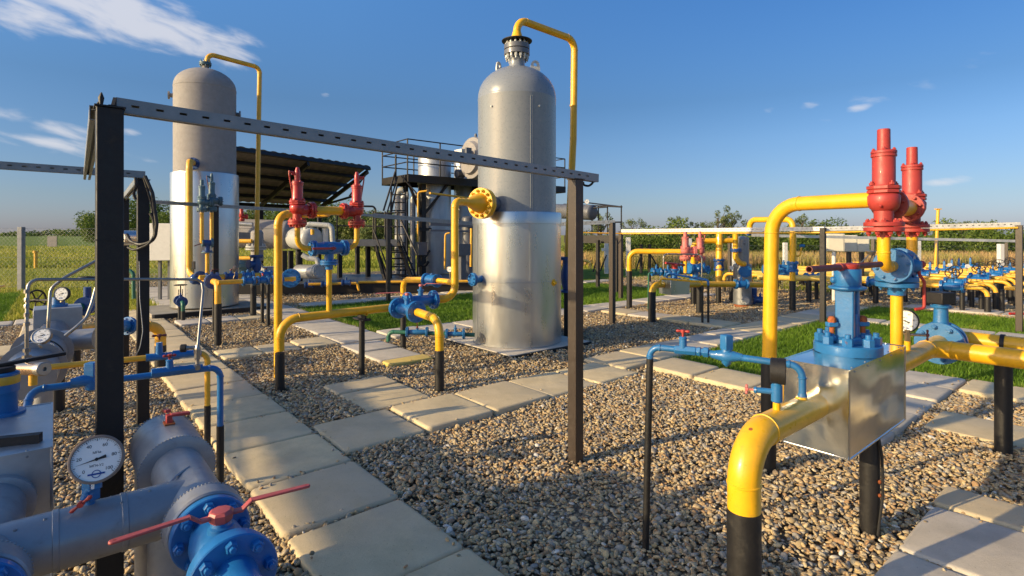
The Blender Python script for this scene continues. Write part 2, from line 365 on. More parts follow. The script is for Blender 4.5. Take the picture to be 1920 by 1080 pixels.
# =================================================================== GROUND
def sheet(name, polys, z, m):
    mb = MB()
    for poly in polys: mb.add([Vector((p[0], p[1], z)) for p in poly], [tuple(range(len(poly)))])
    o = obj(name, mb, m); return structure(o)
def rect(a0, a1, b0, b1): return [UV(a0, b0), UV(a1, b0), UV(a1, b1), UV(a0, b1)]
sheet('ground', [[(-1500, -40), (1500, -40), (1500, 1600), (-1500, 1600)]], -.012, MEAD)
sheet('far_field', [[(-900, 62), (-20, 75), (-20, 1500), (-900, 1500)]], -.004, FARG)
sheet('gravel_ground', [rect(-9, 16, -12, 13.6), rect(16, 40, -14, 5.2), rect(1.9, 12, 13.6, 22)], 0, GRAV)
LAWNS = [(4.0, 13.5, 8.15, 11.9), (6.05, 13.8, 2.0, 3.95), (7.6, 13.8, -6, 2.0), (-9, -.7, 13.4, 20), (10, 22, 12.6, 17)]
sheet('lawn', [rect(*l) for l in LAWNS], .006, LAWN)

# ---- paving slabs (a0, a1, b0, b1) in site axes
SL = []
def slab_obj(a0, a1, b0, b1, m, label, group, top=.05):
    g = .008; j = lambda s: random.uniform(-s, s)
    a0 += g+j(.004); a1 -= g+j(.004); b0 += g+j(.004); b1 -= g+j(.004)
    SL.append((a0, a1, b0, b1)); cx, cy = (a0+a1)/2, (b0+b1)/2; hw, hd = (a1-a0)/2, (b1-b0)/2; rot = j(.008)
    def ringp(ins, rad):
        o = []
        for sx, sy, s0 in ((1, 1, 0), (-1, 1, 90), (-1, -1, 180), (1, -1, 270)):
            for k in range(5):
                t = R(s0+k*22.5); x = sx*(hw-rad)+math.cos(t)*(rad-ins); y = sy*(hd-rad)+math.sin(t)*(rad-ins)
                o.append((x*math.cos(rot)-y*math.sin(rot), x*math.sin(rot)+y*math.cos(rot)))
        return o
    tz = top+j(.009); tx, ty = j(.010), j(.010); vs = []; fs = []
    lv = [(-.02, 0), (tz-.020, 0), (tz-.009, .004), (tz-.002, .013), (tz, .026)]
    for z, ins in lv:
        for x, y in ringp(ins, .042):
            p = UV(cx+x, cy+y, z + (tx*x+ty*y if z > 0 else 0)); vs.append(p)
    n = 20
    for l in range(len(lv)-1):
        for i in range(n): k = (i+1) % n; fs.append((l*n+i, l*n+k, (l+1)*n+k, (l+1)*n+i))
    fs.append(tuple(range((len(lv)-1)*n, len(lv)*n)))
    mb = MB().add(vs, fs); o = obj('paving_slab', mb, m, sharp=60, loc=UV(cx, cy, 0)); tag(o, label, 'paving slab', group, 'thing'); return o
ORD = ['nearest', 'second', 'third', 'fourth', 'fifth', 'sixth', 'seventh', 'eighth', 'ninth', 'tenth', 'eleventh', 'twelfth', 'thirteenth', 'fourteenth', 'fifteenth', 'sixteenth', 'seventeenth', 'eighteenth', 'nineteenth', 'twentieth']
def path(desc, group, along, c0, c1, start, pitch, n, mat=None, start_name=0):
    for i in range(n):
        s = start+pitch*i; e = s+pitch
        if pitch < 0: s, e = e, s
        a = (c0, c1, s, e) if along == 'v' else (s, e, c0, c1)
        m = mat or (SLAB if random.random() < .72 else SLABG)
        slab_obj(*a, m, '%s concrete slab %s' % (ORD[i], desc), group)
path('of the long path running up from the bottom edge', 'slabs of the long path', 'v', .9, 1.585, .86, .68, 19, SLAB)
path('of the cross path between the long path and the brown centre post', 'slabs of the cross path', 'u', 3.76, 4.46, 1.60, .69, 5, SLAB)
path('of the path going right from the tank towards the lawn', 'slabs of the cross path', 'u', 3.98, 4.66, 5.07, .69, 12)
path('between the middle lawn corner and the sheet metal box', 'slabs beside the right lawn', 'v', 5.35, 5.99, 3.34+.6, -.64, 3, SLAB)
path('of the row right behind the sheet metal box', 'slabs behind the sheet metal box', 'u', 1.32, 1.98, 4.44, .62, 5, SLABG)
path('of the row along the near edge of the right lawn', 'slabs along the right lawn', 'v', 6.93, 7.55, 1.30, -.33, 6)
path('of the row crossing behind the thick black pipe leg', 'slabs behind the right pipe leg', 'v', 5.40, 6.03, 1.24, -.78, 4, SLAB)
path('at the bottom right corner', 'slabs at the bottom right', 'u', .02, .85, 2.50, .69, 2, SLABG)
slab_obj(3.89, 4.24, .02, .86, SLAB, 'narrow sand concrete slab topmost of the bottom right row', 'slabs at the bottom right')
slab_obj(3.20, 3.89, -.76, .0, SLABG, 'grey concrete slab cut off by the right edge at the bottom', 'slabs at the bottom right')
slab_obj(2.10, 2.79, 4.50, 5.14, SLAB, 'nearer slab of the pair in gravel before the yellow manifold', 'slab pair in the gravel')
slab_obj(2.10, 2.79, 5.15, 5.55, SLAB, 'farther narrow slab of the pair in gravel before the yellow manifold', 'slab pair in the gravel')
slab_obj(3.07, 3.69, 6.18, 6.80, SLABG, 'pale slab behind the black support leg, next to the yellow painted strip', 'slabs under the yellow manifold')
slab_obj(3.07, 3.69, 6.81, 7.46, SLABG, 'pale slab under the yellow manifold, farther of two', 'slabs under the yellow manifold')
slab_obj(3.07, 3.69, 5.90, 6.175, SLABY, 'yellow painted narrow slab in the gravel behind the leg', 'slabs under the yellow manifold')
path('of the path leading up to the canopy beside the lawn', 'slabs of the canopy path', 'v', 3.14, 3.92, 7.50, .68, 13, SLABG)
path('of the row crossing behind the manifold leg, counted from the long path', 'slabs of the second cross path', 'u', 7.54, 8.18, 1.62, .50, 3, SLAB)
path('of the row in front of the left tank', 'slabs of the third cross path', 'u', 10.8, 11.45, 1.65, .48, 3)
path('of the row along the near edge of the middle lawn', 'slabs along the middle lawn', 'u', 7.46, 8.12, 3.95, .72, 13, SLABG)
path('of the row beyond the middle lawn', 'slabs beyond the middle lawn', 'u', 11.95, 12.5, 4.2, .75, 14, SLABG)
path('of the path between the two pipe manifolds', 'slabs between manifolds', 'v', 8.6, 9.25, 4.70, .68, 4)
path('of the row crossing at the left edge', 'slabs at the left edge', 'u', 9.55, 10.35, .85, -.80, 6, SLAB)
path('of the path at far left by the grass', 'slabs at the left edge path', 'v', -.42, .25, 10.4, .72, 4)
path('of the row along the meadow at far left', 'slabs along the left meadow', 'u', 12.75, 13.35, .2, -.75, 7, SLABG)
path('of the path across the right lawn', 'slabs across the right lawn', 'v', 11.1, 11.6, 3.9, -.75, 9, SLABG)
path('of the row behind the left tank', 'slabs behind the left tank', 'v', 1.75, 2.9, 13.6, .8, 7, SLABG)
path('of the first row in the far manifold field', 'slabs in the far field', 'v', 14.1, 14.8, 3.6, -.8, 9, SLABG)
path('of the second row in the far manifold field', 'slabs in the far field', 'v', 16.6, 17.3, 3.6, -.8, 9, SLABG)

# ---- pebbles
def ico(level):
    t = (1+5**.5)/2; v = [(-1, t, 0), (1, t, 0), (-1, -t, 0), (1, -t, 0), (0, -1, t), (0, 1, t), (0, -1, -t), (0, 1, -t), (t, 0, -1), (t, 0, 1), (-t, 0, -1), (-t, 0, 1)]
    f = [(0, 11, 5), (0, 5, 1), (0, 1, 7), (0, 7, 10), (0, 10, 11), (1, 5, 9), (5, 11, 4), (11, 10, 2), (10, 7, 6), (7, 1, 8), (3, 9, 4), (3, 4, 2), (3, 2, 6), (3, 6, 8), (3, 8, 9), (4, 9, 5), (2, 4, 11), (6, 2, 10), (8, 6, 7), (9, 8, 1)]
    v = [np.array(q)/np.linalg.norm(q) for q in v]
    for _ in range(level):
        mid = {}; nf = []
        def g(a, b):
            k = (min(a, b), max(a, b))
            if k not in mid: q = v[a]+v[b]; v.append(q/np.linalg.norm(q)); mid[k] = len(v)-1
            return mid[k]
        for a, b, c in f:
            x, y, z = g(a, b), g(b, c), g(c, a); nf += [(a, x, z), (b, y, x), (c, z, y), (x, y, z)]
        f = nf
    return np.array(v), np.array(f)
def ab(x, y): return x*U.x+y*U.y, x*V.x+y*V.y
SLA = np.array(SL)
def free_mask(x, y, grow=-.006):
    a, b = ab(x, y); ok = np.ones(len(x), bool)
    for s in SLA: ok &= ~((a > s[0]-grow) & (a < s[1]+grow) & (b > s[2]-grow) & (b < s[3]+grow))
    for l in LAWNS: ok &= ~((a > l[0]) & (a < l[1]) & (b > l[2]) & (b < l[3]))
    ok &= (b < 13.6) | (a > 1.9); ok &= a > -9
    return ok
def scatter(Y0, Y1, dens, margin=.12):
    area = (CX/F_PX+margin)*(Y1**2-Y0**2); n = int(area*dens)
    Y = np.sqrt(rng.uniform(Y0**2, Y1**2, n)); X = rng.uniform(-1, 1, n)*(CX/F_PX+margin)*Y; return X, Y
def hump(x, y): return .010*np.sin(x*2.3+y*1.1)+.008*np.sin(y*3.7-x*1.9)+.006*np.sin(x*7+y*5)
def pebbles(name, Y0, Y1, dens, level, smin, smax):
    bv, bf = ico(level); X, Y = scatter(Y0, Y1, dens); k = free_mask(X, Y); on = (~k) & free_mask(X, Y, -.05) & (rng.random(len(X)) < .022); k |= on; on = on[k]; X, Y = X[k], Y[k]; n = len(X)
    sz = smin+(smax-smin)*rng.beta(1.5, 3.9, n); sz = np.where(on, np.minimum(sz, .011), sz)
    S = np.stack([sz*rng.uniform(.9, 1.45, n), sz*rng.uniform(.65, 1.05, n), sz*rng.uniform(.32, .62, n)], 1)
    variants = []
    for q in range(10):
        w = bv.copy(); h = np.random.default_rng(q)
        for _ in range(4):
            d = h.normal(size=3); d /= np.linalg.norm(d); w = w*(1-.28*np.clip((w@d)-.45, 0, 1)[:, None]*1.6)
        variants.append(w*(1+h.normal(size=(len(w), 1))*.03))
    variants = np.array(variants); vv = variants[rng.integers(0, 10, n)]*S[:, None, :]
    th = rng.uniform(0, 2*np.pi, n); tl = rng.normal(0, .38, n); tm = rng.normal(0, .38, n)
    ct, st = np.cos(tl)[:, None], np.sin(tl)[:, None]; y2 = vv[..., 1]*ct-vv[..., 2]*st; z2 = vv[..., 1]*st+vv[..., 2]*ct
    ct, st = np.cos(tm)[:, None], np.sin(tm)[:, None]; x3 = vv[..., 0]*ct+z2*st; z3 = -vv[..., 0]*st+z2*ct
    c, s = np.cos(th)[:, None], np.sin(th)[:, None]; x4 = x3*c-y2*s; y4 = x3*s+y2*c
    z0 = np.where(on, .050+S[:, 2]*.7, .008+rng.uniform(0, .020, n)+hump(X, Y))
    co = np.stack([x4+X[:, None], y4+Y[:, None], z3+z0[:, None]], -1).reshape(-1, 3)
    faces = (bf[None]+np.arange(n)[:, None, None]*len(bv)).reshape(-1, 3)
    tint = np.repeat(np.clip(rng.beta(1.7, 1.5, n)+rng.normal(0, .05, n), 0, 1), len(bv)); z_on = None
    o = arr_mesh(name, co, faces, tint, PEB, level > 0); tag(o, 'rounded tan and grey pebbles covering the ground between slabs' if Y0 < 3 else 'small tan pebbles covering the ground around the farther pipes', 'gravel', kind='stuff')
pebbles('gravel', 2.0, 6.2, 3100, 1, .006, .031)
pebbles('gravel', 6.2, 12.5, 1000, 0, .010, .030)
pebbles('gravel', 12.5, 22, 260, 0, .014, .036)

# ---- grass
def blades(name, X, Y, hmin, hmax, w, mat, label, z0=0.0, lean=.35, tintf=None):
    n = len(X); h = rng.uniform(hmin, hmax, n); th = rng.uniform(0, 2*np.pi, n); ww = w*rng.uniform(.6, 1.3, n)
    dx, dy = np.cos(th)*ww, np.sin(th)*ww; lx, ly = rng.normal(0, lean, n)*h, rng.normal(0, lean, n)*h
    a = np.stack([X-dx, Y-dy, np.full(n, z0)], 1); b = np.stack([X+dx, Y+dy, np.full(n, z0)], 1)
    m1 = np.stack([X+dx*.6+lx*.35, Y+dy*.6+ly*.35, z0+h*.6], 1); m0 = np.stack([X-dx*.6+lx*.35, Y-dy*.6+ly*.35, z0+h*.6], 1)
    t = np.stack([X+lx, Y+ly, z0+h], 1)
    co = np.stack([a, b, m1, m0, t], 1).reshape(-1, 3); k = np.arange(n)[:, None]*5
    f = np.stack([k+np.array([0, 1, 2]), k+np.array([0, 2, 3]), k+np.array([3, 2, 4])], 1).reshape(-1, 3)
    ti = np.clip(tintf if tintf is not None else rng.beta(1.6, 2.2, n), 0, 1)
    o = arr_mesh(name, co, f, np.repeat(ti, 5), mat); tag(o, label, 'grass', kind='stuff'); return o
def grass():
    xs, ys = [], []
    for a0, a1, b0, b1 in LAWNS:
        n = int((a1-a0)*(b1-b0)*2600); a = rng.uniform(a0-.05, a1, n); b = rng.uniform(b0-.04, b1+.03, n)
        X = a*U.x+b*V.x; Y = a*U.y+b*V.y; k = (np.abs(X) < Y*1.05) & (Y > 3) & (Y < 19); k &= rng.random(n) < np.clip(9.0/np.maximum(Y, 1), .25, 1)
        for s in SLA: k &= ~((a > s[0]) & (a < s[1]) & (b > s[2]) & (b < s[3]))
        xs.append(X[k]); ys.append(Y[k])
    X = np.concatenate(xs); Y = np.concatenate(ys)
    a, b = ab(X, Y); edge = np.full(len(X), 9.0)
    for l in LAWNS:
        ins = (a > l[0]-.1) & (a < l[1]+.1) & (b > l[2]-.1) & (b < l[3]+.1); d = np.minimum(a-l[0], np.abs(b-l[2])); edge = np.where(ins, np.minimum(edge, d), edge)
    pt_ = np.sin(X*1.9+1.3*np.sin(Y*1.1))*np.sin(Y*2.3+np.sin(X*1.7)); ti = rng.beta(1.6, 2.6, len(X))*.75+.55*np.clip(1-edge/(.30+.22*np.sin(X*5)), 0, 1)*rng.random(len(X))+.20*pt_+.12*(rng.random(len(X)) < .10)
    blades('lawn_grass', X, Y, .025, .075, .0055, GRS, 'short green lawn grass beside the slab paths', .004, .4, ti)
    # meadow: everything beyond the pad
    def band(Y0, Y1, n, hmin, hmax, w, label, mat=MDW, xr=None, name='meadow_grass'):
        Yy = 1/rng.uniform(1/Y1, 1/Y0, n); X = rng.uniform(-1.05, 1.05, n)*Yy if xr is None else rng.uniform(xr[0], xr[1], n)*Yy
        a, b = ab(X, Yy); pad = ((a > -9) & (a < 16) & (b < 13.5)) | ((a > 15.9) & (a < 40) & (b < 5.3) & (b > -14)) | ((a > 1.8) & (a < 12.1) & (b > 13) & (b < 22))
        for l in LAWNS: pad |= (a > l[0]) & (a < l[1]) & (b > l[2]) & (b < l[3])
        k = ~pad; X, Yy = X[k], Yy[k]
        ti = .42+.22*np.sin(X*.35+1)*np.sin(Yy*.5)+rng.normal(0, .16, len(X))
        blades(name, X, Yy, hmin, hmax, w, mat, label, 0, .3, ti)
    band(9, 26, 90000, .05, .13, .011, 'yellow green meadow grass behind the site')
    band(26, 75, 70000, .10, .28, .04, 'tall yellowish meadow grass in the distance')
    n = 46000; X = rng.uniform(1, 44, n); Yr = 25.5+rng.uniform(0, 5.5, n)+.8*np.sin(X*.6)
    blades('dry_reeds', X, Yr, .3, .80, .02, REED, 'band of tan dry reeds in front of the willow scrub', 0, .16, np.clip(.5+.3*np.sin(X*.8)+rng.normal(0, .25, n), 0, 1))
grass()

# =================================================================== COMPONENT BUILDERS
def pipe(name, label, cat, runs, group=None):
    """runs: list of (part, pts, r, bend, mat)"""
    base = min((Vector(p) for r_ in runs for p in r_[1]), key=lambda q: q.z)
    t = thing(name, label, cat, Vector((base.x, base.y, max(0, base.z))), group)
    for r_ in runs:
        part, pts, r, Rb, m = r_[:5]; obj(part, MB().tube(pts, r, Rb, n=22 if r > .03 else 12), m, t)
    return t
def legpart(t, p, r, z1, m=None, z0=-.05):
    p = Vector(p); o = MB().lathe(Vector((p.x, p.y, z0)), Z, [(0, r), (z1-z0-.01, r), (z1-z0, r*.985)], 22); return obj('leg', o, m or BLK, t)
def fl_disc(mb, o, ax, s0, th, r, n=32):
    return mb.lathe(Vector(o)+Vector(ax).normalized()*s0, ax, [(0, 0), (0, r-.003), (.003, r), (th-.003, r), (th, r-.003), (th, 0)], n)
def flange_pair(t, o, ax, s0, r, th, m, n=8, indiv=False, gap=.004, rr=.78, bs=.085, name='flange'):
    ax = Vector(ax).normalized(); o = Vector(o); mb = MB(); fl_disc(mb, o, ax, s0, th, r); fl_disc(mb, o, ax, s0+th+gap, th, r)
    mb.lathe(o+ax*(s0+th-.001), ax, [(0, r*.8), (gap+.002, r*.8)], 24)
    e = s0+2*th+gap
    if not indiv:
        mb.boltring(o+ax*e, ax, r*rr, n, r*bs, r*bs*1.1); mb.boltring(o+ax*s0, -ax, r*rr, n, r*bs, r*bs*1.1)
    f = obj(name, mb, m, t)
    if indiv:
        bolts(f, o+ax*e, ax, r*rr, n, r*bs, r*bs*1.1, m); bolts(f, o+ax*s0, -ax, r*rr, n, r*bs, r*bs*1.1, m)
    return f
def bar(mb, p, q, w, h, up=Z): return mb.beam(p, q, w, h, up)
def lever(t, o, d, ln, m, r=.012, both=False, drop=.02, w=.022):
    """handle bar with hub; o top of stem"""
    o = Vector(o); d = Vector(d).normalized(); mb = MB()
    mb.lathe(o-Z*.012, Z, [(0, w*1.0), (.006, w*1.25), (.024, w*1.15), (.03, w*.8)], 14)
    for s in ((1, -1) if both else (1,)):
        a = o+d*s*w*.8+Z*.006; b = o+d*s*(ln*.16)+Z*.006; c = b+d*s*(ln*.08)+Z*drop; e = o+d*s*ln+Z*drop
        for p, q in ((a, b), (b, c), (c, e)): mb.beam(p-(q-p).normalized()*.004, q+(q-p).normalized()*.004, w, .008)
        mb.lathe(e-Z*.004, Z, [(0, w/2), (.008, w/2)], 12)
    return obj('handle', mb, m, t, bevel=.0015)
def tee_handle(t, o, d, ax, half, r, m):
    """small T handle: stem along ax, bar along d"""
    o = Vector(o); d = Vector(d).normalized(); ax = Vector(ax).normalized(); mb = MB()
    mb.cyl(o-ax*.03, o, r*.9, n=10); mb.cyl(o-ax*r*1.2, o+ax*r*1.2, r*1.7, n=12)
    mb.lathe(o-d*half, d, [(0, r*.7), (r, r*1.25), (r*2.2, r*1.1), (half*.6, r*.75), (half*1.4, r*.75), (half*2-r*2.2, r*1.1), (half*2-r, r*1.25), (half*2, r*.7)], 12)
    return obj('handle', mb, m, t)
def handwheel(t, o, ax, r, m, tube_r=None, spokes=5):
    o = Vector(o); ax = Vector(ax).normalized(); tr = tube_r or r*.09; mb = MB(); e = ax.orthogonal().normalized(); g = ax.cross(e)
    n = 28; k = 8; vs = []; fs = []
    for i in range(n):
        a = 2*math.pi*i/n; d = e*math.cos(a)+g*math.sin(a)
        for j in range(k): b = 2*math.pi*j/k; vs.append(o+d*(r+tr*math.cos(b))+ax*tr*math.sin(b))
    for i in range(n):
        for j in range(k): fs.append((i*k+j, ((i+1) % n)*k+j, ((i+1) % n)*k+(j+1) % k, i*k+(j+1) % k))
    mb.add(vs, fs)
    for i in range(spokes): a = 2*math.pi*i/spokes; mb.cyl(o, o+(e*math.cos(a)+g*math.sin(a))*r, tr*.75, n=8)
    mb.cyl(o-ax*tr*1.6, o+ax*tr*1.6, r*.22, n=12); mb.cyl(o-ax*r*.75, o, tr*.8, n=8)
    return obj('handwheel', mb, m, t)
def ball_valve(name, label, o, ax, ln, rf, rb, m, hd=None, hm=None, hl=.2, indiv=False, stem=.09, n=8, both=False, group=None, up=Z, th=None, cat='ball valve'):
    """o: start point on axis"""
    o = Vector(o); ax = Vector(ax).normalized(); th = th or rf*.17; t = thing(name, label, cat, Vector((o.x, o.y, o.z-rf)), group)
    fw = 2*th+.004; mb = MB()
    mb.lathe(o+ax*(fw-.002), ax, [(0, rb*.86), (ln*.06, rb*.86), (ln*.10, rb), (ln*.36-fw*.2, rb*1.04), (ln-2*fw-ln*.10+.004, rb), (ln-2*fw-ln*.06+.004, rb*.86), (ln-2*fw+.004, rb*.86)], 30)
    c = o+ax*ln/2; mb.lathe(c, up, [(rb*.7, rf*.27), (rb+stem*.45, rf*.25), (rb+stem*.46, rf*.34), (rb+stem*.62, rf*.34), (rb+stem*.63, rf*.16), (rb+stem, rf*.15)], 16)
    obj('body', mb, m, t); flange_pair(t, o, ax, 0, rf, th, m, n, indiv); flange_pair(t, o, ax, ln-fw, rf, th, m, n, indiv)
    if hd is not None: lever(t, c+up*(rb+stem), hd, hl, hm or RED, both=both, w=max(.012, rf*.17))
    return t
def psv(name, label, o, out, m, H=.6, lv=False, rf=.095, group=None, ml=None, yaw=.3):
    """spring relief valve, o = centre of the underside, out = horizontal outlet direction"""
    o = Vector(o); out = Vector(out).normalized(); k = H/.6; kr = rf/.095; t = thing(name, label, 'relief valve', o, group); mb = MB()
    pr = [(0, .034), (.030, .034)]
    mb.lathe(o, Z, [(a*k, b*kr) for a, b in [(0, .034), (.034, .034), (.034, .047), (.145, .047), (.160, .066), (.185, .076), (.225, .078), (.238, .070), (.242, .060), (.25, .058)]], 30)
    mb.lathe(o+Z*.188*k, out, [(0, .062*kr), (.10*kr, .060*kr), (.112*kr, .052*kr), (.13*kr, .052*kr)], 26)
    mb.ball(o+Z*.19*k-out*.078*kr+Vector((0, 0, -.02)), .008, 8)
    obj('body', mb, m, t)
    f = MB(); fl_disc(f, o+Z*.032*k, Z, 0, .024*k, .095*kr); fl_disc(f, o+Z*.060*k, Z, 0, .024*k, .095*kr); f.boltring(o+Z*.084*k, Z, .074*kr, 8, .0125*kr, .012*kr); f.boltring(o+Z*.032*k, -Z, .074*kr, 8, .0125*kr, .016*kr); obj('inlet_flange', f, m, t)
    f = MB(); q = o+Z*.188*k+out*.128*kr; fl_disc(f, q, out, 0, .022*kr, .090*kr); fl_disc(f, q, out, .026*kr, .022*kr, .090*kr); f.boltring(q, -out, .070*kr, 8, .011*kr, .012*kr); f.boltring(q+out*.048*kr, out, .070*kr, 8, .011*kr, .012*kr); obj('outlet_flange', f, m, t)
    f = MB(); e = Quaternion(Z, yaw) @ out; f.lathe(o+Z*.242*k, Z, [(0, .074*kr), (.002, .080*kr), (.018, .080*kr), (.020, .074*kr), (.023, .074*kr), (.024, .082*kr), (.042, .082*kr), (.044, .074*kr)], 8, ph=.39)
    f.boltring(o+Z*.286*k, Z, .066*kr, 4, .014*kr, .014*kr, ph=.78); obj('bonnet_flange', f, m, t, bevel=.002)
    f = MB(); f.lathe(o+Z*.284*k, Z, [(0, .060*kr), (.012, .055*kr), (.158*k, .055*kr), (.160*k, .061*kr), (.174*k, .061*kr), (.176*k, .057*kr), (.179*k, .057*kr), (.180*k, .062*kr), (.192*k, .061*kr), (.196*k, .050*kr)], 30)
    f.boltring(o+Z*.478*k, Z, .047*kr, 4, .010*kr, .010*kr); obj('spring_housing', f, m, t)
    f = MB()
    if not lv: f.lathe(o+Z*.476*k, Z, [(0, .032*kr), (.118*k, .031*kr), (.121*k, .028*kr)], 22)
    else:
        f.lathe(o+Z*.476*k, Z, [(0, .030*kr), (.03*k, .026*kr), (.06*k, .030*kr), (.11*k, .027*kr), (.15*k, .016*kr), (.155*k, 0)], 16)
        b = o+Z*.57*k; f.cyl(b, b-out*.085*kr+Z*.005, .013*kr, n=10); f.cyl(b-Z*.02*k, b-out*.06*kr-Z*.01, .012*kr, n=10)
    obj('cap', f, m, t)
    if lv:
        f = MB(); b = o+Z*.575*k-out*.085*kr; f.tube([b+Z*.015, b-Z*.03, b-Z*.24*k+out*.035], .008*kr, .02, n=8, welds=False); obj('lifting_lever', f, ml or m, t)
    return t
def gauge(name, label, c, nrm, r, stem_to=None, case=CASE, text=True, th=None, needle=200, stem_m=BRS, roll=0, group=None, nums=(0, 20, 40, 60, 80, 100)):
    c = Vector(c); nrm = Vector(nrm).normalized(); th = th or r*.62; t = thing(name, label, 'pressure gauge', Vector(stem_to) if stem_to is not None else c-Z*r, group)
    side = Z.cross(nrm).normalized(); up = nrm.cross(side)
    q = Quaternion(nrm, roll); side = q @ side; up = q @ up
    mb = MB().lathe(c-nrm*th, nrm, [(0, 0), (0, r*.9), (.004, r*.97), (th*.55, r*.97), (th*.56, r*1.0), (th*.98, r*1.0), (th, r*.97), (th, r*.90), (th*.9, r*.88), (th*.88, 0)], 48); obj('case', mb, case, t)
    d = c-nrm*th*.10; dl = obj('dial', MB().lathe(d-nrm*.0005, nrm, [(0, 0), (0, r*.9), (.001, r*.9), (.001, 0)], 40), DIAL, t)
    ik = MB(); pt = lambda a, rr: d+nrm*.0012+(side*math.cos(a)+up*math.sin(a))*rr
    if text:
        for i in range(51):
            a = R(225-270*i/50); l = .10 if i % 5 == 0 else .05
            ik.beam(pt(a, r*.86), pt(a, r*(.86-l)), r*(.022 if i % 5 == 0 else .012), .0006, nrm)
    obj('scale_marks', ik if ik.v else MB().beam(pt(0, r*.8), pt(0, r*.7), .001, .0006, nrm), INK, dl)
    a = R(needle); nd = MB(); n0 = d+nrm*.003; dr = side*math.cos(a)+up*math.sin(a); pr = up*math.cos(a)-side*math.sin(a)
    nd.add([n0-dr*r*.34-pr*r*.07, n0-dr*r*.34+pr*r*.07, n0+pr*r*.03, n0+dr*r*.78, n0-pr*r*.03], [(0, 1, 2, 3, 4)]); nd.lathe(n0-nrm*.001, nrm, [(0, r*.07), (.003, r*.06)], 14)
    obj('needle', nd, INK, t)
    if text:
        def tx(s, pos, size, m):
            cu = bpy.data.curves.new('dial_text', 'FONT'); cu.body = s; cu.size = size; cu.align_x = 'CENTER'; cu.align_y = 'CENTER'; cu.materials.append(m)
            tmp = bpy.data.objects.new('dial_text', cu); me = bpy.data.meshes.new_from_object(tmp); me.name = 'dial_text'; bpy.data.objects.remove(tmp); o = bpy.data.objects.new('dial_text', me); C.objects.link(o); o.parent = dl; o.location = pos-ORG[dl.name]
            M = Matrix((side, up, nrm)).transposed(); o.rotation_mode = 'QUATERNION'; o.rotation_quaternion = M.to_quaternion()
        for i, v in enumerate(nums): tx(str(v), pt(R(225-270*i/(len(nums)-1)), r*.62), r*.19, INK)
        tx('МПа', d+nrm*.0012+up*r*.28, r*.14, INK); tx('МП4-У2', d+nrm*.0012-up*r*.26, r*.14, INK)
        rg = MB(); k = 24; o0 = d+nrm*.0012-up*r*.60
        for i in range(k): a0, a1 = 2*math.pi*i/k, 2*math.pi*(i+1)/k; rg.beam(o0+(side*math.cos(a0)+up*math.sin(a0))*r*.15, o0+(side*math.cos(a1)+up*math.sin(a1))*r*.15, r*.03, .0006, nrm)
        rg.beam(o0-side*r*.3, o0+side*r*.3, r*.07, .0008, nrm); obj('maker_emblem', rg, INKB, dl)
    if stem_to is not None:
        s = Vector(stem_to); b = c-up*r*.97-nrm*th*.5; obj('stem', MB().tube([s, Vector((b.x, b.y, (s.z+b.z)/2)) if abs(s.x-b.x)+abs(s.y-b.y) > .01 else (s+b)/2, b+up*r*.06], r*.13, .01, n=10, welds=False).lathe(b-up*r*.22, up, [(0, r*.2), (r*.24, r*.2)], 6), stem_m, t)
    return t

